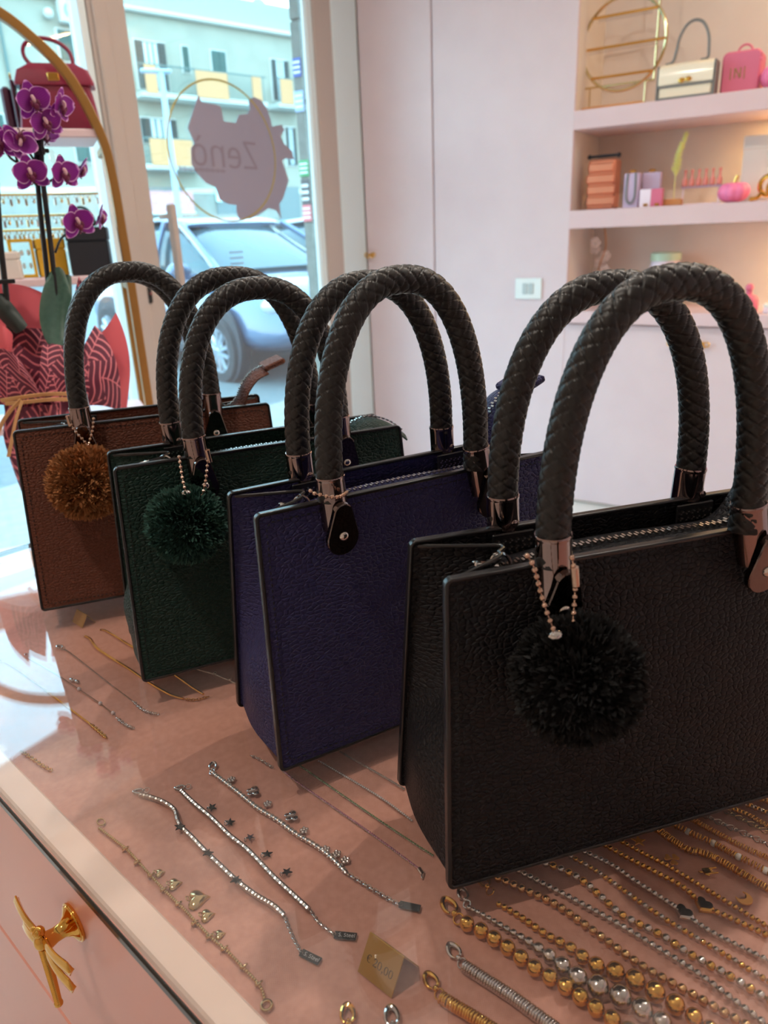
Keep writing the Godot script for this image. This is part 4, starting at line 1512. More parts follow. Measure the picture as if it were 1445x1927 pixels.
	for i in 19:
		var t := i / 18.0
		var q := PackedVector3Array()
		for j in 72:
			var a := TAU * j / 72
			var r := lerpf(0.058, 0.067, smoothstep(0.0, 0.85, t)) - 0.016 * smoothstep(0.8, 1.0, t)
			r += 0.0035 * (0.3 + t) * sin(a * 9.0 + 2.0 * t) + 0.0022 * sin(a * 23.0 + 1.7)
			q.append(Vector3(cos(a) * r + 0.02 * (1.0 - t), -0.255 + t * 0.262, sin(a) * r))
		R.append(q)
	part(o, "pot_wrap", grid_mesh(R, true, Vector2(5, 1.4)), M.paper_print)
	var flaps := [
		["paper_coral", [[Vector3(-0.0309, 0.0335, -0.02), Vector3(-0.0082, 0.0335, -0.03), Vector3(0.0219, 0.0316, -0.02)], [Vector3(-0.0556, 0.0971, -0.05), Vector3(-0.0087, 0.1081, -0.06), Vector3(0.0425, 0.0973, -0.04)], [Vector3(-0.0693, 0.17, -0.05), Vector3(-0.0075, 0.1912, -0.06), Vector3(0.0368, 0.1567, -0.05)]]],
		["paper_print", [[Vector3(-0.0415, 0.0176, 0), Vector3(-0.0118, 0.0197, 0.02), Vector3(0.0247, 0.0094, 0)], [Vector3(-0.0401, 0.0616, 0), Vector3(-0.0027, 0.0682, 0.02), Vector3(0.0341, 0.0618, 0)], [Vector3(-0.0365, 0.1165, -0.01), Vector3(0, 0.1189, 0), Vector3(0.0379, 0.1054, -0.01)]]],
		["paper_print", [[Vector3(-0.0028, 0.0142, 0.055), Vector3(0.021, 0.0074, 0.065), Vector3(0.0447, 0.0097, 0.05)], [Vector3(0.003, 0.0637, 0.05), Vector3(0.0292, 0.0573, 0.08), Vector3(0.0591, 0.0498, 0.05)], [Vector3(0.0187, 0.0985, 0.03), Vector3(0.0427, 0.0829, 0.05), Vector3(0.0762, 0.0922, 0.02)]]],
		["paper_print", [[Vector3(-0.0512, 0.0218, 0.05), Vector3(-0.0251, 0.0119, 0.07), Vector3(0.0021, 0.0145, 0.06)], [Vector3(-0.0516, 0.0709, 0.06), Vector3(-0.0186, 0.0653, 0.1), Vector3(0.0012, 0.0265, 0.07)], [Vector3(-0.0576, 0.0927, 0.05), Vector3(-0.0302, 0.1091, 0.09), Vector3(-0.0121, 0.0693, 0.08)]]],
		["paper_coral", [[Vector3(-0.0681, 0.061, 0.03), Vector3(-0.0518, 0.0634, 0.06), Vector3(-0.0412, 0.0684, 0.05)], [Vector3(-0.0566, 0.0989, 0.04), Vector3(-0.0359, 0.0977, 0.08), Vector3(-0.0244, 0.0834, 0.05)], [Vector3(-0.0471, 0.1299, 0.03), Vector3(-0.0277, 0.1299, 0.05), Vector3(-0.0205, 0.1106, 0.04)]]],
		["paper_print", [[Vector3(0.0304, 0.0162, 0.03), Vector3(0.0391, 0.0087, 0.04), Vector3(0.0431, -0.0068, 0.03)], [Vector3(0.066, 0.0772, 0.02), Vector3(0.0857, 0.0576, 0.07), Vector3(0.0823, 0.0008, 0.04)], [Vector3(0.095, 0.111, 0), Vector3(0.1269, 0.0735, 0.04), Vector3(0.1108, -0.0244, 0.02)]]],
		["paper_coral", [[Vector3(0.092, 0.0877, -0.01), Vector3(0.1049, 0.0475, 0.01), Vector3(0.1003, -0.0129, 0)], [Vector3(0.1121, 0.1039, -0.01), Vector3(0.1235, 0.0628, 0.015), Vector3(0.1096, -0.0158, 0)], [Vector3(0.1312, 0.126, -0.02), Vector3(0.1519, 0.0665, 0), Vector3(0.1217, -0.0315, -0.01)]]],
		["paper_print", [[Vector3(0.056, 0.0889, -0.03), Vector3(0.0679, 0.0888, -0.02), Vector3(0.0793, 0.0868, -0.03)], [Vector3(0.066, 0.1367, -0.03), Vector3(0.0763, 0.1286, -0.02), Vector3(0.0895, 0.1187, -0.03)], [Vector3(0.087, 0.1825, -0.04), Vector3(0.0929, 0.1667, -0.03), Vector3(0.1003, 0.1497, -0.04)]]],
		["paper_coral", [[Vector3(-0.0598, 0.0369, -0.02), Vector3(-0.0407, 0.0216, 0), Vector3(-0.0267, 0.0191, 0.02)], [Vector3(-0.0904, 0.1013, -0.04), Vector3(-0.0696, 0.0852, 0.04), Vector3(-0.0633, 0.048, 0.05)], [Vector3(-0.1049, 0.1638, -0.04), Vector3(-0.127, 0.1034, 0.02), Vector3(-0.1237, 0.0116, 0.02)]]],
		["paper_print", [[Vector3(-0.0537, 0.0281, 0.03), Vector3(-0.0447, 0.0192, 0.04), Vector3(-0.0359, 0.0096, 0.05)], [Vector3(-0.0671, 0.0988, 0.03), Vector3(-0.0767, 0.0762, 0.08), Vector3(-0.0741, 0.0259, 0.07)], [Vector3(-0.074, 0.1349, 0.01), Vector3(-0.1056, 0.0985, 0.06), Vector3(-0.1053, 0.0101, 0.05)]]],
	]
	for e in flaps:
		part(o, "paper_sheet", bez(e[1], 18, 18, 0.004), M[e[0]])
	g = Geo.new()
	for e in [[Vector3(-0.0524, 0.0248, 0.075), Vector3(-0.0256, 0.0282, 0.088), Vector3(0.0094, 0.0285, 0.088), Vector3(0.0437, 0.0216, 0.072), Vector3(0.054, 0.0117, 0.03)], [Vector3(-0.0479, 0.0201, 0.078), Vector3(-0.0235, 0.0214, 0.09), Vector3(0.0115, 0.0209, 0.09), Vector3(0.0439, 0.0133, 0.07)], [Vector3(-0.0261, 0.0259, 0.092), Vector3(-0.044, 0.0113, 0.095), Vector3(-0.0583, -0.0059, 0.095), Vector3(-0.0711, -0.0283, 0.09)], [Vector3(-0.025, 0.0246, 0.094), Vector3(-0.0381, -0, 0.1), Vector3(-0.0493, -0.0293, 0.1), Vector3(-0.0579, -0.052, 0.098)]]:
		g.sweep(curve(e, 0.004), rect(0.0009, 0.0030, 0.0008, 2), false, Vector3(0.1, 1, 0.3))
	part(o, "raffia_tie", g, M.raffia)
	var pp := Vector3(-1.06, 1.0437, -0.6751)
	var pl := thing("pedestal", "round pink pedestal under the wrapped orchid, mostly hidden by the brown handbag", "pedestal", Vector3(pp.x + 0.011, 0.0, pp.z - 0.017))
	g = Geo.new()
	g.lathe([[0.0, 0.0], [0.085, 0.0], [0.085, 0.03], [0.05, 0.05], [0.05, 0.74], [0.07, 0.76], [0.074, 0.765], [0.074, 0.785], [0.07, 0.788], [0.0, 0.788]], 36)
	part(pl, "column", g, M.pink_shelf)

# ---------- arch stand in the window ----------
func build_arch() -> void:
	var at := Vector3(-1.8627, 0, -1.1092)
	var o := thing("arch_stand", "gold arched display stand with pink shelves by the shop window", "display stand", at, 0.9799)
	var q := []
	var hw := 0.336
	for e in [[hw, 0.0], [hw, 0.4], [hw, 0.8], [hw, 1.162], [0.334, 1.30], [0.331, 1.42], [0.319, 1.525], [0.268, 1.65], [0.20, 1.728], [0.12, 1.785], [0.0, 1.815]]:
		q.append(Vector3(e[0], e[1], 0))
	for k in range(q.size() - 2, -1, -1):
		q.append(Vector3(-q[k].x, q[k].y, 0))
	var g := Geo.new()
	g.sweep(curve(q, 0.02), rect(0.011, 0.016, 0.003, 2), false, Vector3.BACK)
	g.box(Vector3(0, 0.012, 0), Vector3(hw * 2, 0.024, 0.05), 0.003)
	part(o, "arch_frame", g, M.arch_gold)
	g = Geo.new()
	for s in [-1.0, 1.0]:
		g.box(Vector3(s * hw, 0.6, -0.17), Vector3(0.018, 1.2, 0.018), 0.003)
		g.box(Vector3(s * 0.325, 1.50, -0.085), Vector3(0.014, 0.02, 0.19), 0.003)
		g.box(Vector3(s * hw, 1.165, -0.085), Vector3(0.014, 0.02, 0.19), 0.003)
	g.box(Vector3(0.0, 1.32, -0.17), Vector3(0.022, 0.40, 0.018), 0.003)
	part(o, "rear_post", g, M.arch_gold)
	for e in [[1.530, 0.314, 0.020], [1.188, 0.33, 0.020], [0.82, 0.33, 0.020], [0.42, 0.33, 0.020]]:
		part(o, "shelf", bx(Vector3(e[1] * 2, e[2], 0.20), 0.003, Vector3(0, e[0], -0.09)), M.pink_shelf)
	var bar_y := [Vector2(0.1373, 1.4029).y, Vector2(0.1275, 1.3511).y, Vector2(0.1209, 1.3157).y]
	var bar_x := [Vector2(0.304, 1.4).x, Vector2(0.2462, 1.3479).x, Vector2(0.213, 1.3126).x]
	for r in 3:
		g = Geo.new()
		g.tube(PackedVector3Array([Vector3(-0.31, bar_y[r], -0.15), Vector3(bar_x[r], bar_y[r], -0.15)]), 0.0028, 8)
		part(o, "hook_bar", g, M.gold)
	# burgundy handbag on the top shelf
	var B := Basis(Vector3.UP, 0.9799)
	var bag_at := Vector3(0.238, 1.5415, -0.085)
	var b := thing("display_handbag", "burgundy flap handbag with gold clasp on the top shelf of the gold arch", "handbag", at + B * bag_at, 0.9799 - 0.12)
	b.scale = Vector3.ONE * 0.79
	g = Geo.new()
	var R := []
	for e in [[0.0, 0.118, 0.05], [0.01, 0.120, 0.052], [0.10, 0.108, 0.046], [0.165, 0.094, 0.038], [0.17, 0.090, 0.036]]:
		var rr := PackedVector3Array()
		for x in rect(e[1], e[2], 0.012, 4):
			rr.append(Vector3(x.x, e[0], x.y))
		R.append(rr)
	g.rings(R)
	part(b, "body", g, M.burgundy)
	g = Geo.new()
	R = []
	for e in [[0.128, 0.116, 0.049], [0.135, 0.117, 0.049], [0.170, 0.104, 0.044], [0.186, 0.075, 0.034], [0.190, 0.07, 0.03]]:
		var rr := PackedVector3Array()
		for x in rect(e[1], e[2], 0.010, 4):
			rr.append(Vector3(x.x, e[0], x.y))
		R.append(rr)
	g.rings(R)
	part(b, "flap", g, M.burgundy)
	g = Geo.new()
	g.box(Vector3(-0.124, 0.075, 0), Vector3(0.012, 0.14, 0.07), 0.004)
	g.box(Vector3(-0.150, 0.07, -0.02), Vector3(0.03, 0.12, 0.05), 0.008)
	part(b, "side_strap", g, M.burgundy_dark)
	g = Geo.new()
	g.tube(curve([Vector3(-0.06, 0.186, 0), Vector3(-0.078, 0.215, 0), Vector3(-0.070, 0.245, 0), Vector3(-0.03, 0.262, 0), Vector3(0.02, 0.255, 0), Vector3(0.055, 0.228, 0), Vector3(0.062, 0.186, 0)], 0.004), 0.0062, 8)
	part(b, "handle", g, M.burgundy)
	part(b, "clasp", bx(Vector3(0.034, 0.022, 0.006), 0.002, Vector3(0.0, 0.150, 0.048)), M.gold)
	g = Geo.new()
	g.torus(Vector3(-0.06, 0.186, 0.0), 0.009, 0.002, Basis(Vector3.RIGHT, PI / 2), 14, 6)
	g.torus(Vector3(0.062, 0.186, 0.0), 0.009, 0.002, Basis(Vector3.RIGHT, PI / 2), 14, 6)
	g.torus(Vector3(-0.128, 0.155, 0.0), 0.011, 0.0022, Basis(Vector3.BACK, PI / 2), 14, 6)
	part(b, "ring", g, M.gold)
	# boxes and a headband on the lower shelf
	var ys := 1.198
	for e in [[Vector3(0.252, ys, -0.06), Vector3(0.10, 0.118, 0.09), "box_black", "matt black upright gift box on the lower shelf of the gold arch", -0.15], [Vector3(0.155, ys, -0.10), Vector3(0.070, 0.095, 0.06), "box_yellow", "yellow gift box beside the black box on the arch stand", 0.1], [Vector3(0.052, ys, -0.035), Vector3(0.055, 0.066, 0.045), "box_white", "small white box on the lower arch shelf behind the orchid stems", -0.1]]:
		var bo := thing("gift_box", e[3], "box", at + B * e[0], 0.9799 + e[4])
		part(bo, "box_body", bx(e[1] * Vector3(1, 0.72, 1), 0.003, Vector3(0, e[1].y * 0.36, 0)), M[e[2]])
		part(bo, "lid", bx(e[1] * Vector3(1.03, 0.28, 1.03), 0.003, Vector3(0, e[1].y * 0.86, 0)), M[e[2]])
	var yb := thing("frame_box", "open yellow box frame left of the plain yellow box on the arch stand", "box", at + B * Vector3(0.086, ys, -0.10), 0.9799)
	g = Geo.new()
	for s in [-1.0, 1.0]:
		g.box(Vector3(s * 0.026, 0.048, 0), Vector3(0.008, 0.096, 0.05), 0.001)
		g.box(Vector3(0, 0.048 + s * 0.044, 0), Vector3(0.052, 0.008, 0.05), 0.001)
	part(yb, "frame", g, M.box_yellow)
	g = Geo.new()
	for k in 3:
		g.ball(Vector3(-0.016 + k * 0.016, 0.062, 0.01), 0.006, 10, Vector3(0.8, 1.3, 0.8))
		g.ball(Vector3(-0.016 + k * 0.016, 0.03, 0.01), 0.005, 10, Vector3(0.8, 1.6, 0.8))
	part(yb, "pendants", g, M.lamp_glass)
	var hb := thing("headband", "black padded headband standing on the black box by the window", "headband", at + B * Vector3(0.245, ys + 0.119, -0.06), 0.9799)
	g = Geo.new()
	var hq := []
	for j in 15:
		var a := -0.1 + (PI + 0.2) * j / 14.0
		hq.append(Vector3(cos(a) * 0.03, 0.006 + sin(a) * 0.042, 0))
	g.sweep(curve(hq, 0.003), rect(0.003, 0.010, 0.003, 3), false, Vector3.BACK)
	part(hb, "band", g, M.box_black)
	# earrings on the hook bars
	rng.seed = 77
	var ear := []
	for v in 2:
		g = Geo.new()
		g.torus(Vector3(0, -0.006, 0), 0.005, 0.0011, Basis(Vector3.RIGHT, PI / 2), 14, 5)
		if v == 0:
			g.ball(Vector3(0, -0.017, 0), 0.005, 8, Vector3(0.8, 1.2, 0.8))
		else:
			g.box(Vector3(0, -0.020, 0), Vector3(0.006, 0.016, 0.003), 0.001)
		ear.append(g.mesh())
	for r in 3:
		var y: float = bar_y[r]
		for k in 16:
			var x: float = lerpf(0.03, bar_x[r] - 0.008, k / 15.0) + rng.randf_range(-0.003, 0.003)
			solo("earring", ("round" if (k + r) % 2 == 0 else "flat") + (" gold" if (k * 7 + r) % 3 else " silver") + " drop earring, " + ["leftmost", "second from left", "third from left", "fourth from left", "fifth from left", "sixth from left", "seventh from left", "eighth from left", "eighth from right", "seventh from right", "sixth from right", "fifth from right", "fourth from right", "third from right", "second from right", "rightmost"][k] + " on the arch's " + ["upper", "middle", "lowest"][r] + " bar", "earring", ear[(k + r) % 2], M.pale_gold if (k * 7 + r) % 3 else M.steel, at + B * Vector3(x, y, -0.15), 0.9799 + rng.randf_range(-0.6, 0.6), "earrings on the arch stand bars")
	# crystal drops hanging under the top shelf
	for k in 3:
		g = Geo.new()
		g.ball(Vector3(0, -0.02, 0), 0.011, 8, Vector3(0.8, 1.5, 0.8))
		g.tube(PackedVector3Array([Vector3(0, 0, 0), Vector3(0, -0.01, 0)]), 0.001, 5)
		solo("crystal_drop", "clear crystal drop below the arch stand's top shelf, " + ["leftmost", "middle", "rightmost"][k] + " of three", "pendant", g, M.clear_gem, at + B * Vector3(0.18 + k * 0.02, 1.52 - k * 0.018, -0.04), 0.0, "crystal drops on the arch stand")

# ---------- shelf goods ----------
func pumpkin(at: Vector3, r: float, label: String) -> void:
	var o := thing("pumpkin", label, "pumpkin", at, 0.3)
	var R := []
	for i in 15:
		var t := PI * clampf(i / 14.0, 0.015, 0.985)
		var q := PackedVector3Array()
		for j in 64:
			var a := TAU * j / 64
			var rr := r * pow(sin(t), 0.75) * (1.0 - 0.10 * pow(absf(cos(a * 4.0)), 6.0))
			q.append(Vector3(cos(a) * rr, r * 0.66 * (1.0 - cos(t)) - 0.14 * r * exp(-pow((PI - t) * 2.2, 2.0)), sin(a) * rr))
		R.append(q)
	part(o, "body", grid_mesh(R, true), M.candy_pink)
	var g := Geo.new()
	g.tube(curve([Vector3(0, r * 1.18, 0), Vector3(0.002, r * 1.4, 0), Vector3(0.008, r * 1.65, 0.003)], 0.004), r * 0.11, 7)
	part(o, "stem", g, M.brass)

func build_shelf_goods() -> void:
	var z := ZS - 0.13
	var y1 := 1.7155
	var y2 := 1.3313
	var y3 := 0.9135
	# earring frame
	var fl := Vector2(-1.1747, 1.8114)
	var fr := Vector2(-0.8806, 1.7764)
	var rc := Vector2(-1.0133, 1.956)
	var o := thing("hoop_display", "tall gold square frame holding a hoop of earring bars on the upper shelf", "earring stand", Vector3(rc.x, y1, z))
	var x0 := fl.x - rc.x
	var x1 := fr.x - rc.x
	var yb := fl.y - y1
	var g := Geo.new()
	for x in [x0, x1]:
		g.tube(PackedVector3Array([Vector3(x, yb, 0), Vector3(x, yb + 0.52, 0)]), 0.0045, 8)
	g.tube(PackedVector3Array([Vector3(x0, yb, 0), Vector3(x1, yb, 0)]), 0.0045, 8)
	g.tube(PackedVector3Array([Vector3(x0, yb + 0.52, 0), Vector3(x1, yb + 0.52, 0)]), 0.0045, 8)
	for x in [x0 * 0.8, x1 * 0.75]:
		g.tube(PackedVector3Array([Vector3(x, 0.02, 0), Vector3(x, yb, 0)]), 0.003, 8)
	part(o, "frame", g, M.pale_gold)
	var ry := rc.y - y1
	g = Geo.new()
	g.torus(Vector3(0, ry, 0), 0.168, 0.0065, Basis(Vector3.RIGHT, PI / 2), 56, 8)
	g.tube(PackedVector3Array([Vector3(0, ry + 0.168, 0), Vector3(0, yb + 0.52, 0)]), 0.003, 6)
	part(o, "hoop", g, M.pale_gold)
	for dy in [0.105, -0.005, -0.112]:
		var half := sqrt(0.168 * 0.168 - dy * dy)
		part(o, "bar", bx(Vector3(half * 2, 0.010, 0.008), 0.002, Vector3(0, ry + dy, 0.004)), M.brass)
		if dy > -0.1:
			var eg := Geo.new()
			for k in 22:
				var x := -half * 0.8 + k * half * 1.6 / 21
				eg.torus(Vector3(x, ry + dy - 0.014, 0.008), 0.0045, 0.001, Basis(Vector3.RIGHT, PI / 2), 10, 4)
			part(o, "tiny_earrings", eg, M.steel, Vector3.ZERO, Basis(), "stuff")
	part(o, "base", bx(Vector3(x1 - x0 - 0.03, 0.020, 0.08), 0.008, Vector3((x0 + x1) / 2 - 0.012, 0.0105, 0.0)), M.wood)
	# white handbag
	var hl := Vector2(-0.8427, 1.7327)
	var hr := Vector2(-0.6273, 1.7134)
	var w := (hr.x - hl.x)
	o = thing("display_handbag", "ivory handbag with grey trim and gold clasp on the upper shelf", "handbag", Vector3((hl.x + hr.x) / 2, y1, ZS - 0.055))
	g = Geo.new()
	g.box(Vector3(0, 0.058, 0), Vector3(w - 0.02, 0.112, 0.07), 0.006)
	part(o, "body", g, M.ivory)
	var R := []
	for e in [[-0.0395, 0.045], [-0.041, 0.06], [-0.038, 0.108], [-0.02, 0.124], [0.02, 0.124], [0.038, 0.108], [0.041, 0.07], [0.0395, 0.052]]:
		R.append(PackedVector3Array([Vector3(-w / 2 + 0.008, e[1], e[0]), Vector3(0, e[1] + 0.002, e[0] * 1.03), Vector3(w / 2 - 0.008, e[1], e[0])]))
	part(o, "flap", grid_mesh(R), sheet(mat("ivory_flap", c8(242, 232, 210), 0.18)))
	g = Geo.new()
	for s in [-1.0, 1.0]:
		g.box(Vector3(s * (w / 2 - 0.004), 0.06, 0), Vector3(0.008, 0.122, 0.074), 0.002)
	g.box(Vector3(0, 0.046, 0.040), Vector3(w - 0.01, 0.006, 0.004), 0.001)
	g.box(Vector3(0, 0.006, 0.030), Vector3(w - 0.01, 0.008, 0.014), 0.002)
	part(o, "trim", g, M.grey_trim)
	g = Geo.new()
	g.tube(curve([Vector3(-w * 0.40, 0.128, 0), Vector3(-w * 0.28, 0.135, 0), Vector3(-w * 0.23, 0.17, 0), Vector3(-w * 0.19, 0.215, 0), Vector3(-w * 0.09, 0.252, 0), Vector3(w * 0.05, 0.265, 0), Vector3(w * 0.19, 0.252, 0), Vector3(w * 0.29, 0.212, 0), Vector3(w * 0.32, 0.16, 0), Vector3(w * 0.31, 0.133, 0), Vector3(w * 0.20, 0.129, 0)], 0.006), 0.0055, 8)
	part(o, "handle", g, M.grey_trim)
	g = Geo.new()
	g.ball(Vector3(-0.012, 0.062, 0.043), 0.013, 12, Vector3(1, 0.7, 0.4))
	g.ball(Vector3(0.012, 0.064, 0.043), 0.013, 12, Vector3(1, 0.7, 0.4))
	part(o, "clasp", g, M.gold)
	# pink jewel case with a monogram
	var cl := Vector2(-0.6223, 1.7251)
	o = thing("jewel_case", "pink square jewel case with a gold monogram on the upper shelf", "jewel case", Vector3(cl.x + 0.072, y1, ZS - 0.14), 0.0)
	g = Geo.new()
	g.prism(rect(0.068, 0.072, 0.020, 6), -0.06, 0.06, 0.006, Transform3D(Basis(), Vector3(0, 0.073, 0)))
	part(o, "case_body", g, M.case_pink)
	part(o, "lid_seam", bx(Vector3(0.138, 0.004, 0.118), 0.001, Vector3(0, 0.112, 0)), M.candy_pink)
	g = Geo.new()
	g.torus(Vector3(0, 0.148, 0), 0.025, 0.004, Basis(Vector3.RIGHT, PI / 2), 20, 6)
	part(o, "carry_loop", g, M.case_pink)
	words(o, "monogram", "N", 0.045, 0.002, M.pale_gold, Vector3(-0.01, 0.070, 0.0605))
	g = Geo.new()
	for s in [-1.0, 1.0]:
		g.box(Vector3(-0.01 + s * 0.024, 0.070, 0.061), Vector3(0.003, 0.04, 0.002))
	part(o, "monogram_bars", g, M.pale_gold)
	pumpkin(Vector3(-0.412, y1, ZS - 0.095), 0.070, "pink ribbed pumpkin at the right end of the upper shelf")
	# middle shelf
	var a := Vector2(-1.0561, 1.337)
	o = thing("mini_drawers", "small glossy copper coloured drawer rack with a black top bar on the middle shelf", "drawer rack", Vector3(a.x, y2, ZS - 0.12))
	part(o, "rack", bx(Vector3(0.115, 0.195, 0.09), 0.006, Vector3(0, 0.1, 0)), M.copper)
	for k in 4:
		part(o, "drawer", bx(Vector3(0.122 - (0.012 if k == 3 else 0.0), 0.036, 0.02), 0.006, Vector3(0.004 if k < 2 else 0.0, 0.034 + k * 0.044, 0.05)), M.copper)
	g = Geo.new()
	g.tube(PackedVector3Array([Vector3(-0.062, 0.212, 0.02), Vector3(0.062, 0.212, 0.02)]), 0.006, 8)
	g.ball(Vector3(-0.062, 0.212, 0.02), 0.010, 10)
	g.ball(Vector3(0.062, 0.212, 0.02), 0.010, 10)
	part(o, "top_bar", g, M.box_black)
	for e in [[Vector2(-0.9226, 1.3304), 0.062, 0.135, "lavender", "lavender box with a keyring loop on the middle shelf, next to the copper rack"], [Vector2(-0.8553, 1.3272), 0.075, 0.135, "lavender", "second lavender box with a gold clip on the middle shelf, behind the small cards"]]:
		o = thing("keyring_box", e[4], "box", Vector3(e[0].x, y2, ZS - (0.08 if e[1] < 0.07 else 0.13)))
		part(o, "box_body", bx(Vector3(e[1], e[2], 0.04), 0.003, Vector3(0, e[2] / 2, 0)), M[e[3]])
		part(o, "clip", bx(Vector3(0.026, 0.012, 0.014), 0.003, Vector3(0, e[2] + 0.006, 0.01)), M.brass)
		if e[1] < 0.07:
			g = Geo.new()
			g.sweep(curve([Vector3(-0.016, e[2], 0.022), Vector3(-0.018, 0.05, 0.024), Vector3(-0.008, 0.022, 0.025), Vector3(0.008, 0.022, 0.025), Vector3(0.018, 0.05, 0.024), Vector3(0.016, e[2], 0.022)], 0.006), rect(0.004, 0.002, 0.001, 2), false, Vector3.BACK)
			part(o, "strap_loop", g, M.grey_trim)
	for e in [[-0.8547, 1.3268, "pale_card", "small white card box on the middle shelf in front of the lavender box"], [-0.8096, 1.3246, "case_pink", "small pink card box on the middle shelf in front of the lavender box"]]:
		o = thing("card_box", e[3], "box", Vector3(e[0], y2, ZS - 0.045))
		part(o, "box_body", bx(Vector3(0.045, 0.068, 0.03), 0.002, Vector3(0, 0.034, 0)), M[e[2]])
		part(o, "charm", bx(Vector3(0.018, 0.010, 0.006), 0.002, Vector3(0.004, 0.008, 0.018)), M.brass)
	# feather in a wooden foot
	a = Vector2(-0.7562, 1.3304)
	o = thing("pampas_feather", "pale yellow pampas feather standing in a small wooden foot on the middle shelf", "dried feather", Vector3(a.x, y2, ZS - 0.10))
	part(o, "foot", bx(Vector3(0.075, 0.026, 0.05), 0.004, Vector3(-0.004, 0.0135, 0)), M.wood)
	g = Geo.new()
	g.tube(curve([Vector3(0, 0.02, 0), Vector3(0.0, 0.12, 0), Vector3(0.012, 0.20, 0), Vector3(0.03, 0.28, 0)], 0.01), 0.002, 6)
	part(o, "stalk", g, M.pampas)
	g = Geo.new()
	rng.seed = 8
	for k in 220:
		var t := rng.randf()
		var base := Vector3(0, 0.11 + t * 0.15, 0) + Vector3(0.03 * t * t, 0, 0)
		var ang := rng.randf() * TAU
		var ln := 0.034 * (1.0 - 0.5 * t)
		var d := Vector3(cos(ang) * 0.55, 1.0, sin(ang) * 0.55).normalized()
		g.tube(PackedVector3Array([base, base + d * ln * 0.6 + Vector3(0, 0.002, 0), base + d * ln + Vector3(cos(ang) * 0.004, -0.002, 0)]), 0.0016, 4, false, PackedFloat32Array([1.0, 1.3, 0.2]))
	part(o, "plume", g, M.pampas, Vector3.ZERO, Basis(), "stuff")
	# pink bottle charms on a clear bar
	var p0 := Vector2(-0.7336, 1.4032)
	var p1 := Vector2(-0.5959, 1.4026)
	o = thing("charm_bar", "clear bar stand carrying the row of pink bottle charms on the middle shelf", "display bar", Vector3((p0.x + p1.x) / 2, y2, ZS - 0.15))
	part(o, "bar", bx(Vector3(p1.x - p0.x + 0.02, 0.008, 0.012), 0.002, Vector3(0, p0.y - y2 - 0.002, -0.01)), M.lavender)
	g = Geo.new()
	for s in [-1.0, 1.0]:
		g.box(Vector3(s * 0.07, (p0.y - y2) / 2, -0.016), Vector3(0.006, p0.y - y2, 0.006))
	g.box(Vector3(0, 0.003, -0.016), Vector3(0.17, 0.006, 0.05), 0.002)
	part(o, "support", g, M.pale_card)
	g = Geo.new()
	g.lathe([[0.0, 0.0], [0.010, 0.0], [0.0115, 0.004], [0.011, 0.022], [0.005, 0.032], [0.0045, 0.05], [0.006, 0.052], [0.006, 0.062], [0.0, 0.063]], 14)
	var bottle := g.mesh()
	for k in 6:
		var x := lerpf(p0.x + 0.004, p1.x, k / 5.0)
		solo("bottle_charm", "little pink bottle charm, " + ["leftmost", "second from left", "third from left", "third from right", "second from right", "rightmost"][k] + " in the row on the middle shelf", "charm", bottle, M.charm_pink, Vector3(x, p0.y + 0.002, ZS - 0.156), 0.0, "pink bottle charms in a row")
	pumpkin(Vector3(Vector2(-0.5255, 1.3243).x, y2, ZS - 0.08), 0.060, "pink ribbed pumpkin with a gold stem on the middle shelf")
	a = Vector2(-0.5181, 1.3347)
	o = thing("gift_box", "large pale grey box standing at the right of the middle shelf", "box", Vector3(a.x + 0.085, y2, ZS - 0.2))
	part(o, "box_body", bx(Vector3(0.17, 0.20, 0.08), 0.003, Vector3(0, 0.1005, 0)), M.canvas)
	part(o, "lid", bx(Vector3(0.176, 0.05, 0.086), 0.003, Vector3(0, 0.218, 0)), M.canvas)
	a = Vector2(-0.3997, 1.3176)
	o = thing("gold_knot", "gold knotted ornament at the right end of the middle shelf", "ornament", Vector3(a.x, y2, ZS - 0.05))
	g = Geo.new()
	g.torus(Vector3(0.0, 0.055, 0), 0.034, 0.009, Basis(Vector3.RIGHT, PI / 2) * Basis(Vector3.BACK, 0.4), 26, 8)
	g.torus(Vector3(0.03, 0.046, 0), 0.030, 0.009, Basis(Vector3.RIGHT, 1.1), 26, 8)
	g.tube(curve([Vector3(-0.06, 0.008, 0.01), Vector3(-0.035, 0.012, 0.01), Vector3(-0.02, 0.03, 0.005)], 0.005), 0.008, 7)
	part(o, "knot", g, M.gold)
	# lower shelf
	var bl := thing("blossom_garland", "pale blossom twig hanging at the left end of the lower niche", "garland", Vector3(Vector2(-1.0903, 1.0478).x, 1.255, ZS - 0.25))
	g = Geo.new()
	g.tube(curve([Vector3(0.01, 0, 0), Vector3(0.02, -0.08, 0), Vector3(0.0, -0.16, 0.01), Vector3(-0.02, -0.24, 0)], 0.01), 0.003, 6)
	part(bl, "twig", g, M.wood)
	rng.seed = 31
	for k in 7:
		var c := Vector3(rng.randf_range(-0.04, 0.04), -0.06 - k * 0.03, rng.randf_range(-0.02, 0.03))
		g = Geo.new()
		for j in 5:
			var an := TAU * j / 5
			g.ball(c + Vector3(cos(an), sin(an), 0.2) * 0.014, 0.012, 8, Vector3(1, 1, 0.5))
		part(bl, "blossom", g, M.blossom)
	a = Vector2(-0.7946, 1.1047)
	o = thing("glass_jar", "pale green lidded jar at the back of the lower shelf", "jar", Vector3(a.x, y3, ZS - 0.23))
	g = Geo.new()
	g.lathe([[0.0, 0.0], [0.06, 0.0], [0.066, 0.01], [0.066, 0.17], [0.06, 0.19], [0.058, 0.2], [0.0, 0.2]], 28)
	part(o, "body", g, M.pale_card)
	g = Geo.new()
	g.lathe([[0.0, 0.198], [0.064, 0.198], [0.065, 0.203], [0.064, 0.228], [0.055, 0.234], [0.0, 0.236]], 28)
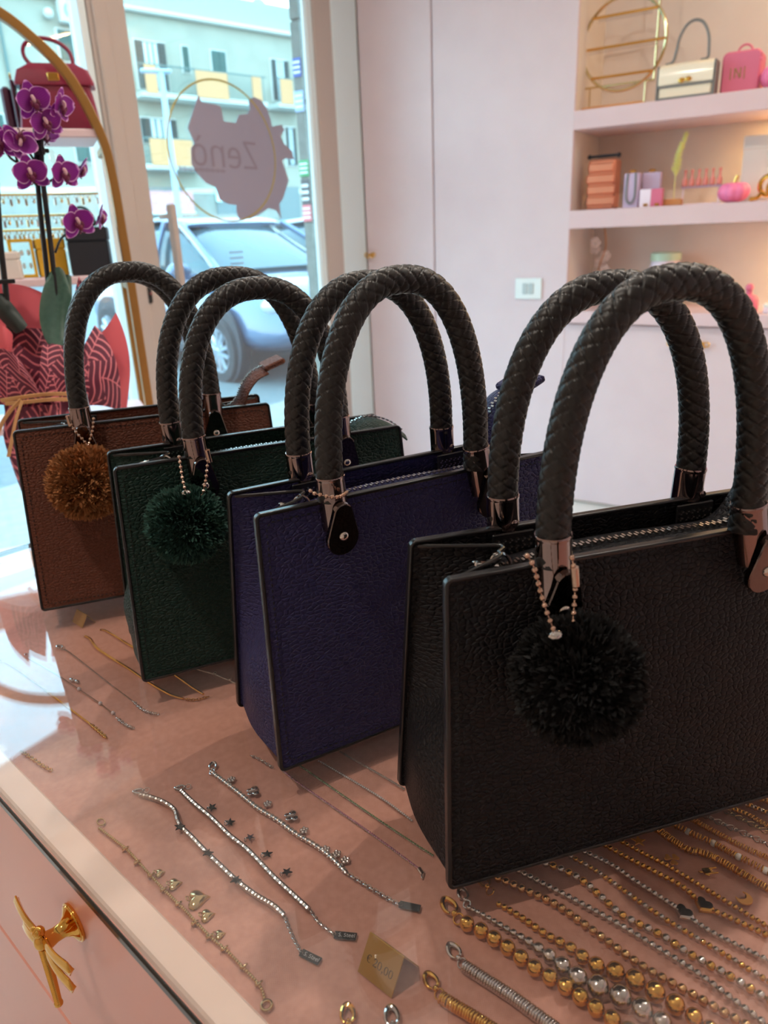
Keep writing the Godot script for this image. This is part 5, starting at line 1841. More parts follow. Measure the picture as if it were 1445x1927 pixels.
	part(o, "lid", g, M.jar_green)
	a = Vector2(-0.4236, 0.9013)
	o = thing("scent_bottle", "rose pink scent bottle with a knob on the lower shelf at the right", "bottle", Vector3(a.x, y3, ZS - 0.08))
	g = Geo.new()
	g.lathe([[0.0, 0.0], [0.036, 0.0], [0.04, 0.006], [0.04, 0.045], [0.03, 0.062], [0.012, 0.068], [0.012, 0.08], [0.0, 0.08]], 24)
	part(o, "bottle", g, M.case_pink)
	g = Geo.new()
	g.ball(Vector3(0, 0.094, 0), 0.016, 14)
	part(o, "stopper", g, M.case_pink)
	a = Vector2(-0.7896, 0.9063)
	o = thing("trinket_dish", "white oval trinket dish on the lower shelf behind the black handbag's handles", "dish", Vector3(a.x, y3, ZS - 0.06))
	g = Geo.new()
	g.lathe([[0.0, 0.0], [0.034, 0.0], [0.058, 0.016], [0.060, 0.020], [0.055, 0.019], [0.032, 0.006], [0.0, 0.006]], 32)
	part(o, "dish", g, M.pale_card)
	a = Vector2(-0.3479, 0.9059)
	o = thing("gift_box", "small white box at the far right of the lower shelf", "box", Vector3(a.x + 0.03, y3, ZS - 0.06))
	part(o, "box_body", bx(Vector3(0.08, 0.022, 0.06), 0.002, Vector3(0, 0.0115, 0)), M.pale_card)
	part(o, "lid", bx(Vector3(0.084, 0.012, 0.064), 0.002, Vector3(0, 0.028, 0)), M.switch_white)

# sticker on the glazed door
func build_decal() -> void:
	var x := XG - 0.0085
	var o := thing("door_sticker", "mauve leaf shaped sticker with a thin gold ring on the glazed door", "sticker", Vector3(x, 0, 0))
	var poly := PackedVector2Array()
	for e in [[1.78, -2.2902], [1.7569, -2.3025], [1.7573, -2.3754], [1.7529, -2.4035], [1.7027, -2.4128], [1.7028, -2.4787], [1.7329, -2.5018], [1.7415, -2.553], [1.7603, -2.5716], [1.7919, -2.5669], [1.8069, -2.601], [1.8002, -2.6454], [1.7726, -2.6778], [1.7388, -2.6932], [1.708, -2.7025], [1.721, -2.7634], [1.7024, -2.7821], [1.6758, -2.7537], [1.6485, -2.7713], [1.6228, -2.8223], [1.5898, -2.8328], [1.5909, -2.7743], [1.5814, -2.7515], [1.5447, -2.7682], [1.5031, -2.7845], [1.4642, -2.7574], [1.4297, -2.7346], [1.4081, -2.7064], [1.3481, -2.7126], [1.3824, -2.6814], [1.3907, -2.6335], [1.3656, -2.5683], [1.3493, -2.5127], [1.3497, -2.4419], [1.3818, -2.4312], [1.4018, -2.4374], [1.4053, -2.3886], [1.4204, -2.3429], [1.466, -2.3269], [1.4798, -2.2774], [1.5152, -2.2332], [1.5435, -2.2136], [1.5977, -2.2204], [1.6134, -2.2421], [1.6647, -2.2162]]:
		poly.append(Vector2(-e[1], e[0]))
	var g := Geo.new()
	g.prism(poly, 0.0, 0.0008, 0.0, Transform3D(Basis(Vector3.UP, PI / 2), Vector3.ZERO))
	part(o, "leaf_shape", g, M.decal)
	var rg := Geo.new()
	var c := Vector2(-2.405, 1.592)
	var q := PackedVector3Array()
	for k in 64:
		var a := TAU * k / 64
		q.append(Vector3(0.001, c.y + sin(a) * 0.250, c.x + cos(a) * 0.298))
	rg.sweep(q, rect(0.0034, 0.0007, 0.0003, 1), true, Vector3.RIGHT)
	part(o, "ring", rg, M.decal_gold)
	# lettering is stuck on from outside, so it reads in reverse from in here
	words(o, "lettering", "Zenò", 0.135, 0.0006, M.decal_print, Vector3(0.0012, 1.585, -2.40), Basis(Vector3(0, 0, 1.25), Vector3.UP, Vector3(-1, 0, 0)))
	g = Geo.new()
	for k in 26:
		g.box(Vector3(0.001, 1.525, -2.15 - k * 0.0095), Vector3(0.0006, 0.010 if k % 3 else 0.015, 0.006))
	part(o, "small_print", g, M.decal_print)
	o = thing("hours_sticker", "faint lines of opening hours stuck low on the glazed door", "sticker", Vector3(x, 0, 0))
	g = Geo.new()
	for r in 3:
		for k in 9:
			g.box(Vector3(0, 1.223 - r * 0.022, -2.37 - k * 0.009), Vector3(0.0006, 0.008, 0.005))
	part(o, "small_print", g, M.decal_print)

# ---------- what lies in the tray ----------
func steel_tag(o: Node3D, at: Vector3, turn: float, text: String) -> void:
	var g := Geo.new()
	g.box(Vector3(0, 0.0008, 0), Vector3(0.0135, 0.0008, 0.0052), 0.0003)
	g.torus(Vector3(-0.0058, 0.0012, 0), 0.0013, 0.0003, Basis(), 12, 5)
	var t := part(o, "tag", g, M.tag_black, at, Basis(Vector3.UP, turn))
	if text:
		words(t, "engraving", text, 0.0031, 0.0001, M.tag_print, Vector3(0.0008, 0.0013, 0), Basis(Vector3.RIGHT, -PI / 2))

func tube_bracelet(label: String, pts: Array, stars: Array, tail: Array, tag_turn: float, hanging: bool) -> void:
	var o := jewel("tube_bracelet", label, "bracelet", pts[0], "silver tube bracelets with stars")
	var path := lay(pts, 0.0022, 0.0005)
	var per := 11
	var g0 := 0
	while g0 < path.size() - 2:
		var seg := path.slice(g0, mini(g0 + per + 1, path.size()))
		if seg.size() > 2:
			var g := Geo.new()
			var w := PackedFloat32Array()
			for i in seg.size():
				w.append((0.8 if i == 0 or i == seg.size() - 1 else 1.0) + 0.07 * sin(i * 2.4))
			g.tube(seg, 0.0019, 8, false, w)
			part(o, "tube_bead", g, M.soft_steel)
		g0 += per
	for e in stars:
		var p := rel(o, e[0], pts[0], 0.0046 if not hanging else 0.0015)
		part(o, "star_charm", flat_charm(star_poly(0.0040), 0.0008), e[1], p, Basis(Vector3.UP, 0.4 + p.x * 30.0) * Basis(Vector3.RIGHT, 0.15))
		if hanging:
			var near := path[0]
			for q in path:
				if q.distance_to(p) < near.distance_to(p):
					near = q
			var g := Geo.new()
			g.torus((near + p) / 2 + Vector3(0, 0.001, 0), 0.0012, 0.0003, Basis(Vector3.RIGHT, 1.2), 10, 5)
			part(o, "jump_ring", g, M.steel)
	clasp(o, Vector3(-0.004, 0, -0.003), 0.9, M.steel, 0.75)
	var tl := []
	for e in tail:
		tl.append(e)
	var q2 := []
	for e in tl:
		q2.append(e + pts[0] * 0.0)
	# the tail chain starts where the tubes end
	var tailpath := []
	for e in q2:
		tailpath.append(Vector3(e.x - pts[0].x, 0.0012, e.y - pts[0].y))
	links(o, curve(tailpath, 0.0021), 0.0016, 0.0004, M.steel)
	var last: Vector3 = tailpath[tailpath.size() - 1]
	steel_tag(o, last + Basis(Vector3.UP, tag_turn) * Vector3(0.0065, -0.0008, 0), tag_turn, "S. Steel")

func links(o: Node3D, path: PackedVector3Array, link: float, wire: float, mt: Material, called := "chain") -> void:
	var g := Geo.new()
	for i in path.size() - 1:
		var t := (path[i + 1] - path[i]).normalized()
		var b := Basis(t, Vector3.UP, t.cross(Vector3.UP)) * Basis(Vector3.RIGHT, 0.5 if i % 2 else -0.7) * Basis.from_scale(Vector3(1.0, 1.0, 0.66))
		g.torus((path[i] + path[i + 1]) / 2, link, wire, b, 12, 5)
	part(o, called, g, mt, Vector3.ZERO, Basis(), "stuff")

var ring_mesh: ArrayMesh

func ring_row(o: Node3D, pts: Array, r: float, step: float, mt: Material, jitter: float, skip := 0, white: Material = null) -> void:
	var path := lay(pts, r, step)
	for i in path.size() - 1:
		var t := (path[i + 1] - path[i]).normalized()
		var b := Basis(t.cross(Vector3.UP), t, Vector3.UP).orthonormalized()
		if skip and i % skip == 0:
			part(o, "white_bead", bead_ball, white, path[i], b * Basis.from_scale(Vector3(r * 0.95, r * 0.95, r * 0.95)))
			continue
		var tilt := Basis(Vector3(rng.randf() - 0.5, rng.randf() - 0.5, rng.randf() - 0.5).normalized(), rng.randf_range(-jitter, jitter))
		part(o, "ring_link", ring_mesh, mt, path[i] + Vector3(0, rng.randf_range(-0.1, 0.1) * r * jitter, 0), tilt * b * Basis.from_scale(Vector3.ONE * r))

func twist_row(o: Node3D, pts: Array, r: float, m1: Material, m2: Material) -> void:
	var path := lay(pts, r, 0.0005)
	for s in 2:
		var q := PackedVector3Array()
		for i in path.size():
			var t := (path[mini(i + 1, path.size() - 1)] - path[maxi(i - 1, 0)]).normalized()
			var side := t.cross(Vector3.UP).normalized()
			var a := i * 0.62 + PI * s
			q.append(path[i] + (side * cos(a) + Vector3.UP * sin(a)) * r * 0.5)
		var g := Geo.new()
		g.tube(q, r * 0.6, 6)
		part(o, "strand", g, m1 if s == 0 else m2)

func heart_row(o: Node3D, pts: Array, size: float, wire: float, mt: Material) -> void:
	var path := lay(pts, 0.0010, size * 2.9)
	for i in path.size() - 1:
		var t := (path[i + 1] - path[i]).normalized()
		var side := t.cross(Vector3.UP).normalized()
		var q := PackedVector3Array()
		for x in heart_poly(size, 18):
			q.append(path[i] + side * x.x + t * x.y)
		var g := Geo.new()
		g.tube(q, wire, 5, true)
		part(o, "heart_link", g, mt)
		g = Geo.new()
		g.torus(path[i] + t * size * 1.35, size * 0.36, wire, Basis(Vector3.RIGHT, 0.7), 10, 5)
		g.torus(path[i] + t * size * 1.75, size * 0.36, wire, Basis(Vector3.BACK, 0.7), 10, 5)
		part(o, "jump_ring", g, mt)

func gem_row(o: Node3D, pts: Array, mt: Material, end_clasp := true) -> void:
	var path := lay(pts, 0.0008, 0.0019)
	var g := Geo.new()
	var s := Geo.new()
	for i in path.size():
		g.box(path[i] + Vector3(0, 0.0003, 0), Vector3(0.0012, 0.0010, 0.0012), 0.0003, Basis(Vector3.UP, i * 0.7))
		s.box(path[i] + Vector3(0, -0.0003, 0), Vector3(0.0017, 0.0008, 0.0017), 0.0002, Basis(Vector3.UP, 0.5))
	part(o, "gem_row", g, mt, Vector3.ZERO, Basis(), "stuff")
	part(o, "setting_row", s, M.soft_steel, Vector3.ZERO, Basis(), "stuff")
	if end_clasp:
		g = Geo.new()
		var e := path[path.size() - 1]
		g.box(e + Vector3(0.002, 0.0005, 0.001), Vector3(0.006, 0.0022, 0.0030), 0.0006, Basis(Vector3.UP, -0.4))
		g.box(e + Vector3(0.005, 0.0002, 0.003), Vector3(0.005, 0.0016, 0.0014), 0.0004, Basis(Vector3.UP, -0.9))
		part(o, "box_clasp", g, M.steel)

func price_tent(label: String, a: Vector2, b: Vector2, h: float, text: String) -> void:
	# a, b: ends of the front foot; the back foot lies behind
	var d := b - a
	var o := thing("price_tent", label, "price card", on_counter((a.x + b.x) / 2, (a.y + b.y) / 2), CY - d.angle(), "")
	var w := d.length()
	var run := h * 0.62
	for s: float in [1.0, -1.0]:
		var g := Geo.new()
		var ang := atan2(run, h) * s
		g.box(Vector3(0, h / 2 + 0.0004, -run / 2 if s > 0 else -run * 1.5), Vector3(w, sqrt(h * h + run * run), 0.0006), 0.0002, Basis(Vector3.RIGHT, -ang))
		var f := part(o, "front_face" if s > 0 else "back_face", g, M.gilt_card)
		if s > 0 and text:
			words(f, "price", text, w * 0.23, 0.0001, M.ink, Vector3(0, h * 0.47, -run * 0.47 + 0.00055), Basis(Vector3.RIGHT, -ang), true)

func build_jewels() -> void:
	bead_ball = null
	var bs := SphereMesh.new()
	bs.radius = 1.0
	bs.height = 2.0
	bs.radial_segments = 24
	bs.rings = 12
	var am := ArrayMesh.new()
	am.add_surface_from_arrays(Mesh.PRIMITIVE_TRIANGLES, bs.get_mesh_arrays())
	bead_ball = am
	var rg := Geo.new()
	rg.torus(Vector3.ZERO, 0.76, 0.24, Basis(), 14, 6)
	ring_mesh = rg.mesh(70.0)
	var grp := "bead bracelets fanned out in the tray"
	# graduated and even bead bracelets, from the front to the back
	var o := jewel("bead_bracelet", "gold bracelet of the largest even round beads, frontmost of the bead bracelets", "bracelet", Vector2(0.3022, -0.1469), grp)
	beads(o, [Vector2(0.3022, -0.1469), Vector2(0.3153, -0.1495), Vector2(0.334, -0.1502), Vector2(0.3523, -0.1493), Vector2(0.3705, -0.1508), Vector2(0.3885, -0.1505), Vector2(0.407, -0.1505), Vector2(0.4243, -0.1497)], func(t): return 0.0046, [M.gold])
	clasp(o, Vector3(-0.010, 0.001, -0.004), -0.35, M.gold, 1.25)
	o = jewel("bead_bracelet", "silver bracelet whose beads swell from tiny to large, behind the large gold beads", "bracelet", Vector2(0.2976, -0.1596), grp)
	beads(o, [Vector2(0.2971, -0.1603), Vector2(0.3068, -0.1615), Vector2(0.3199, -0.1623), Vector2(0.3398, -0.1631), Vector2(0.3585, -0.1619), Vector2(0.374, -0.1602), Vector2(0.3942, -0.1644), Vector2(0.4125, -0.1661), Vector2(0.4306, -0.1673), Vector2(0.444, -0.1676)], func(t): return lerpf(0.0016, 0.0024, t / 0.22) if t < 0.22 else 0.0024 + 0.0036 * pow(sin(PI * clampf((t - 0.22) / 0.78, 0.0, 1.0)), 1.2), [M.steel])
	clasp(o, Vector3(-0.006, 0.0, -0.005), -0.6, M.steel, 0.95)
	o = jewel("bead_bracelet", "gold bracelet whose beads swell from small to large, third from the front", "bracelet", Vector2(0.3102, -0.1736), grp)
	beads(o, [Vector2(0.3102, -0.1736), Vector2(0.3249, -0.1744), Vector2(0.345, -0.1735), Vector2(0.3614, -0.1741), Vector2(0.3768, -0.1727), Vector2(0.3934, -0.1777), Vector2(0.4131, -0.1789), Vector2(0.4311, -0.1794), Vector2(0.4501, -0.1798)], func(t): return lerpf(0.0019, 0.0027, t / 0.25) if t < 0.25 else 0.0027 + 0.0029 * pow(sin(PI * clampf((t - 0.25) / 0.75, 0.0, 1.0)), 1.1), [M.gold])
	clasp(o, Vector3(-0.014, 0.0, -0.008), -0.5, M.gold, 1.0)
	o = jewel("bead_bracelet", "bronze gold bracelet of medium even beads, emerging below the black bag's corner", "bracelet", Vector2(0.2981, -0.1889), grp)
	beads(o, [Vector2(0.2981, -0.1889), Vector2(0.3168, -0.1923), Vector2(0.3381, -0.1957), Vector2(0.3587, -0.1944), Vector2(0.3791, -0.1923), Vector2(0.399, -0.1909), Vector2(0.4194, -0.1923), Vector2(0.4388, -0.1934), Vector2(0.4584, -0.1945)], func(t): return 0.0027, [M.rose_gold])
	o = jewel("bead_bracelet", "silver bracelet of small even beads, just behind the bronze gold one", "bracelet", Vector2(0.305, -0.2032), grp)
	beads(o, [Vector2(0.305, -0.2032), Vector2(0.3237, -0.2046), Vector2(0.3503, -0.2067), Vector2(0.3739, -0.2079), Vector2(0.3982, -0.2077), Vector2(0.4207, -0.2071), Vector2(0.4429, -0.204), Vector2(0.4615, -0.2012)], func(t): return 0.0022, [M.steel])
	o = jewel("bead_bracelet", "bracelet of medium gold and silver beads alternating in the tray", "bracelet", Vector2(0.3102, -0.2174), grp)
	beads(o, [Vector2(0.3102, -0.2174), Vector2(0.3278, -0.222), Vector2(0.3435, -0.2225), Vector2(0.3588, -0.2185), Vector2(0.3742, -0.2149), Vector2(0.3955, -0.2168), Vector2(0.4147, -0.2156), Vector2(0.4346, -0.2165), Vector2(0.4543, -0.2161), Vector2(0.4647, -0.2166)], func(t): return 0.0026, [M.gold, M.steel])
	o = jewel("bead_bracelet", "bracelet of tiny gold and silver beads alternating in the tray", "bracelet", Vector2(0.3215, -0.2359), grp)
	beads(o, [Vector2(0.3215, -0.2359), Vector2(0.3412, -0.2362), Vector2(0.3557, -0.2346), Vector2(0.3836, -0.2305), Vector2(0.4079, -0.229), Vector2(0.4319, -0.2287), Vector2(0.4564, -0.2275)], func(t): return 0.0018, [M.gold, M.steel, M.gold])
	for e in [[[Vector2(0.3264, -0.2448), Vector2(0.3496, -0.2468), Vector2(0.3675, -0.2445), Vector2(0.3947, -0.2419)], [Vector2(0.4063, -0.2395), Vector2(0.4201, -0.2384), Vector2(0.4426, -0.2401), Vector2(0.4552, -0.241)], Vector2(0.4005, -0.2414), "steel", "silver bracelet of tiny beads with a black faced heart in the middle"], [[Vector2(0.3341, -0.2599), Vector2(0.3574, -0.2591), Vector2(0.3898, -0.2596), Vector2(0.4016, -0.256)], [Vector2(0.4136, -0.254), Vector2(0.4266, -0.2558), Vector2(0.4504, -0.2579)], Vector2(0.4076, -0.2545), "gold", "gold bracelet of tiny beads with a black faced heart in the middle"]]:
		o = jewel("heart_bracelet", e[4], "bracelet", e[0][0], grp)
		beads(o, e[0], func(t): return 0.0019, [M[e[3]]])
		var sub := Node3D.new()
		sub.name = "second_half"
		var off: Vector2 = e[1][0] - e[0][0]
		o.add_child(sub, true)
		sub.position = Vector3(off.x, 0, off.y)
		beads(sub, e[1], func(t): return 0.0019, [M[e[3]]])
		var hp := rel(o, e[2], e[0][0], 0.0)
		var hg := puffed_heart(0.0058)
		var hh := part(o, "heart_frame", hg, M[e[3]], hp, Basis(Vector3.UP, -0.15) * Basis.from_scale(Vector3(1.15, 1.3, 1.0)))
		part(hh, "black_face", flat_charm(heart_poly(0.0042), 0.0007), M.black_charm, Vector3(0, 0.0023, 0))
	var cp := [Vector2(0.3388, -0.2701), Vector2(0.3626, -0.2694), Vector2(0.3792, -0.2695), Vector2(0.407, -0.2668), Vector2(0.4351, -0.2641), Vector2(0.4503, -0.2633)]
	o = jewel("charm_bracelet", "gold bead bracelet with star, clover, hand and moon charms", "bracelet", cp[0], grp)
	beads(o, cp, func(t): return 0.0017, [M.gold])
	part(o, "star_charm", flat_charm(star_poly(0.0050), 0.0009), M.charm_gold, rel(o, Vector2(0.3553, -0.2768), cp[0], 0.002), Basis(Vector3.UP, 0.6))
	var clover := Geo.new()
	for k in 3:
		var a := TAU * k / 3 + 0.3
		var hp := PackedVector2Array()
		for x in heart_poly(0.0026, 18):
			hp.append(x.rotated(a) + Vector2(0, 0.0028).rotated(a))
		clover.prism(hp, 0.0, 0.0009, 0.0002, Transform3D(Basis(Vector3.RIGHT, -PI / 2), Vector3.ZERO))
	part(o, "clover_charm", clover, M.charm_gold, rel(o, Vector2(0.3787, -0.2762), cp[0], 0.002), Basis(Vector3.UP, -0.6))
	var hand := Geo.new()
	hand.box(Vector3(0, 0.0008, 0.0), Vector3(0.0052, 0.0014, 0.0052), 0.0005)
	for k in 4:
		var ln: float = [0.0052, 0.0018, 0.0018, 0.0045][k]
		hand.box(Vector3(-0.00195 + k * 0.0013, 0.0009, -0.0022 - ln / 2), Vector3(0.0011, 0.0013, ln), 0.0004)
	hand.box(Vector3(0.0027, 0.0009, 0.0010), Vector3(0.0011, 0.0012, 0.0030), 0.0004, Basis(Vector3.UP, -0.6))
	hand.torus(Vector3(0, 0.0008, 0.0042), 0.0013, 0.0004, Basis(Vector3.BACK, 0.6), 12, 5)
	part(o, "hand_charm", hand, M.gold, rel(o, Vector2(0.3993, -0.2811), cp[0], 0.0012), Basis(Vector3.UP, -0.75))
	var moon := PackedVector2Array()
	for k in 17:
		var a := lerpf(-2.4, 2.4, k / 16.0)
		moon.append(Vector2(cos(a), sin(a)) * 0.0050)
	for k in 13:
		var a := lerpf(1.75, -1.75, k / 12.0)
		moon.append(Vector2(cos(a) * 0.0036 - 0.0030, sin(a) * 0.0034))
	part(o, "moon_charm", flat_charm(moon, 0.0009), M.charm_gold, rel(o, Vector2(0.4242, -0.275), cp[0], 0.0015), Basis(Vector3.UP, -0.35))
	rng.seed = 19
	o = jewel("ring_bracelet", "thick wavy gold bracelet of many loose rings, behind the charm bracelet", "bracelet", Vector2(0.3525, -0.2944), grp)
	ring_row(o, [Vector2(0.3525, -0.2944), Vector2(0.3604, -0.2946), Vector2(0.372, -0.2918), Vector2(0.3831, -0.2903), Vector2(0.391, -0.2934), Vector2(0.3999, -0.2945), Vector2(0.4168, -0.2929), Vector2(0.4332, -0.2912), Vector2(0.4425, -0.2908)], 0.0027, 0.0016, M.gold, 0.55)
	o = jewel("ring_bracelet", "gold ring bracelet with white beads at regular gaps", "bracelet", Vector2(0.3604, -0.3069), grp)
	ring_row(o, [Vector2(0.3604, -0.3069), Vector2(0.3811, -0.3063), Vector2(0.3943, -0.307), Vector2(0.4078, -0.3058), Vector2(0.4207, -0.3058), Vector2(0.437, -0.3046)], 0.0024, 0.0021, M.gold, 0.35, 8, M.white_bead)
	o = jewel("ring_bracelet", "straight gold bracelet of small rings behind the white bead one", "bracelet", Vector2(0.368, -0.3206), grp)
	ring_row(o, [Vector2(0.368, -0.3206), Vector2(0.387, -0.3183), Vector2(0.4089, -0.3168), Vector2(0.4254, -0.3172), Vector2(0.4351, -0.3169)], 0.0021, 0.0017, M.gold, 0.4)
	o = jewel("heart_chain", "fine silver chain of open heart links near the black bag", "bracelet", Vector2(0.3718, -0.3307), grp)
	heart_row(o, [Vector2(0.3718, -0.3307), Vector2(0.3938, -0.3299), Vector2(0.4121, -0.3308), Vector2(0.4316, -0.3303)], 0.0029, 0.0004, M.soft_steel)
	o = jewel("heart_chain", "fine gold chain of open heart links near the black bag", "bracelet", Vector2(0.3817, -0.3445), grp)
	heart_row(o, [Vector2(0.3817, -0.3445), Vector2(0.3986, -0.3431), Vector2(0.4179, -0.3419), Vector2(0.4299, -0.3421)], 0.0029, 0.0004, M.pale_gold)
	o = jewel("rope_bracelet", "twisted gold rope bracelet at the right edge of the tray", "bracelet", Vector2(0.3823, -0.3477), grp)
	twist_row(o, [Vector2(0.3823, -0.3477), Vector2(0.4021, -0.3486), Vector2(0.4167, -0.3465), Vector2(0.4305, -0.3455)], 0.0019, M.gold, M.gold)
	o = jewel("rope_bracelet", "rope bracelet twisted of gold and silver strands", "bracelet", Vector2(0.3898, -0.3582), grp)
	twist_row(o, [Vector2(0.3898, -0.3582), Vector2(0.4023, -0.3589), Vector2(0.4266, -0.3594)], 0.0019, M.gold, M.steel)
	o = jewel("rope_bracelet", "plain gold rope bracelet, last one behind the others", "bracelet", Vector2(0.3952, -0.3698), grp)
	twist_row(o, [Vector2(0.3952, -0.3698), Vector2(0.4076, -0.3709), Vector2(0.4234, -0.3712)], 0.0021, M.brass, M.brass)
	# coil bracelets at the front
	for e in [[[Vector2(0.3216, -0.1252), Vector2(0.3368, -0.1264), Vector2(0.3521, -0.1275), Vector2(0.3674, -0.1275), Vector2(0.3861, -0.1279)], "steel", "silver coil bracelet of stacked rings, in front of the large gold beads"], [[Vector2(0.3232, -0.1022), Vector2(0.3338, -0.1035), Vector2(0.3455, -0.1052), Vector2(0.3642, -0.1071)], "gold", "gold coil bracelet of stacked rings at the bottom of the picture"]]:
		o = jewel("coil_bracelet", e[2], "bracelet", e[0][0], "coil bracelets")
		ring_row(o, e[0], 0.0037, 0.0016, M[e[1]], 0.14)
		clasp(o, Vector3(-0.0095, 0.0, -0.004), -0.35, M[e[1]], 1.05)
	for e in [[Vector2(0.2915, -0.0615), "gold", "gold hoop clasp lying at the bottom edge of the tray"], [Vector2(0.3102, -0.0761), "steel", "silver lobster clasp lying at the bottom edge of the tray"]]:
		o = jewel("loose_clasp", e[2], "clasp", e[0], "")
		clasp(o, Vector3.ZERO, -0.7, M[e[1]], 1.1)
		cord_of(o, [e[0] + Vector2(0.006, 0.005), e[0] + Vector2(0.016, 0.014), e[0] + Vector2(0.03, 0.024)], 0.0012, M[e[1]])
	# silver bracelets in the middle
	tube_bracelet("silver tube bracelet threaded with three black stars, bent in a wave", [Vector2(0.0487, -0.079), Vector2(0.0597, -0.0837), Vector2(0.0723, -0.0869), Vector2(0.0846, -0.0872), Vector2(0.0994, -0.0817), Vector2(0.1181, -0.0804), Vector2(0.1379, -0.079), Vector2(0.1534, -0.0784), Vector2(0.1717, -0.0779), Vector2(0.1895, -0.0788), Vector2(0.2052, -0.0811), Vector2(0.2163, -0.0808)], [[Vector2(0.1041, -0.079), M.black_charm], [Vector2(0.1398, -0.078), M.black_charm], [Vector2(0.1731, -0.0766), M.black_charm]], [Vector2(0.2163, -0.0811), Vector2(0.2316, -0.0747), Vector2(0.2425, -0.0714)], -(Vector2(0.2558, -0.074) - Vector2(0.2427, -0.0708)).angle(), false)
	tube_bracelet("silver tube bracelet with five stars hanging along its side", [Vector2(0.0702, -0.1021), Vector2(0.0906, -0.1008), Vector2(0.112, -0.1005), Vector2(0.136, -0.0988), Vector2(0.157, -0.0989), Vector2(0.1875, -0.0958), Vector2(0.2089, -0.0947), Vector2(0.225, -0.0938)], [[Vector2(0.1026, -0.1073), M.black_charm], [Vector2(0.1252, -0.1069), M.black_charm], [Vector2(0.1483, -0.1073), M.steel], [Vector2(0.1691, -0.1056), M.black_charm], [Vector2(0.1912, -0.1043), M.black_charm]], [Vector2(0.2247, -0.0948), Vector2(0.2352, -0.0922), Vector2(0.2491, -0.0925)], -(Vector2(0.2599, -0.0998) - Vector2(0.2486, -0.092)).angle(), true)
	var b4 := [Vector2(0.0695, -0.1303), Vector2(0.1026, -0.1299), Vector2(0.1284, -0.1289), Vector2(0.1495, -0.1306), Vector2(0.1699, -0.1305), Vector2(0.1891, -0.1322), Vector2(0.2053, -0.1319), Vector2(0.2213, -0.1296)]
	o = jewel("charm_chain", "silver curb chain with flower and butterfly charms and a blank black tag", "bracelet", b4[0], "")
	links(o, lay(b4, 0.0018, 0.0021), 0.0021, 0.0009, M.soft_steel, "curb_chain")
	var tl := []
	for e in [b4[7], Vector2(0.2349, -0.1306), Vector2(0.2498, -0.1319), Vector2(0.2649, -0.1337)]:
		tl.append(rel(o, e, b4[0], 0.0012))
	links(o, curve(tl, 0.0026), 0.0021, 0.0005, M.steel, "tail_chain")
	var tv := Vector2(0.275, -0.1398) - Vector2(0.2636, -0.1342)
	steel_tag(o, tl[3] + Vector3(tv.x, 0, tv.y).normalized() * 0.0065, -tv.angle(), "")
	clasp(o, Vector3(-0.004, 0, -0.004), -0.7, M.steel, 0.85)
	for e in [[Vector2(0.0895, -0.135), 0], [Vector2(0.1127, -0.1376), 1], [Vector2(0.1321, -0.1363), 0], [Vector2(0.155, -0.1394), 1], [Vector2(0.1728, -0.1363), 0], [Vector2(0.1971, -0.1341), 0], [Vector2(0.2057, -0.1364), 0], [Vector2(0.214, -0.1363), 0]]:
		var g := Geo.new()
		if e[1] == 0:
			for k in 5:
				var a := TAU * k / 5
				g.ball(Vector3(cos(a) * 0.0021, 0.0012, sin(a) * 0.0021), 0.0015, 8)
			g.ball(Vector3(0, 0.0016, 0), 0.0012, 8)
			part(o, "flower_charm", g, M.steel, rel(o, e[0], b4[0], 0.0006))
		else:
			for s in [-1.0, 1.0]:
				g.ball(Vector3(s * 0.0034, 0.0014, -0.0018), 0.0036, 10, Vector3(1.0, 0.25, 0.8))
				g.ball(Vector3(s * 0.0026, 0.0013, 0.0022), 0.0026, 10, Vector3(1.0, 0.25, 0.9))
			g.ball(Vector3(0, 0.0018, 0), 0.0012, 8, Vector3(0.8, 0.8, 3.2))
			part(o, "butterfly_charm", g, M.steel, rel(o, e[0], b4[0], 0.0008), Basis(Vector3.UP, -0.5) * Basis(Vector3.BACK, 0.2))
	# gem lines beside the black bag
	for e in [[[Vector2(0.1098, -0.1686), Vector2(0.128, -0.1671), Vector2(0.1535, -0.1665), Vector2(0.1971, -0.166), Vector2(0.2368, -0.1646), Vector2(0.2565, -0.1635)], "gem_pink", "fine gem bracelet with pink stones and a box clasp, nearest of the gem lines", true], [[Vector2(0.1148, -0.1809), Vector2(0.1264, -0.1807), Vector2(0.1799, -0.1791), Vector2(0.2249, -0.1782), Vector2(0.2559, -0.1783)], "gem_green", "fine gem bracelet with green stones, second of the gem lines", false], [[Vector2(0.1252, -0.1945), Vector2(0.1346, -0.1949), Vector2(0.1889, -0.1961), Vector2(0.2242, -0.1934)], "gem_clear", "fine gem bracelet with clear stones, third of the gem lines beside the blue bag", false], [[Vector2(0.13, -0.2137), Vector2(0.1434, -0.2137), Vector2(0.1803, -0.2145), Vector2(0.1984, -0.2143)], "soft_steel", "fine bare steel bracelet, last of the gem lines between the blue and black bags", false]]:
		o = jewel("gem_bracelet", e[2], "bracelet", e[0][0], "fine gem bracelets")
		gem_row(o, e[0], M[e[1]], e[3])
	o = jewel("extender_chain", "short steel extender chain peeping out beside the blue bag's foot", "chain", Vector2(0.0773, -0.1632), "")
	links(o, lay([Vector2(0.0773, -0.1632), Vector2(0.0875, -0.165), Vector2(0.1019, -0.1653)], 0.001, 0.0026), 0.0018, 0.0004, M.soft_steel)
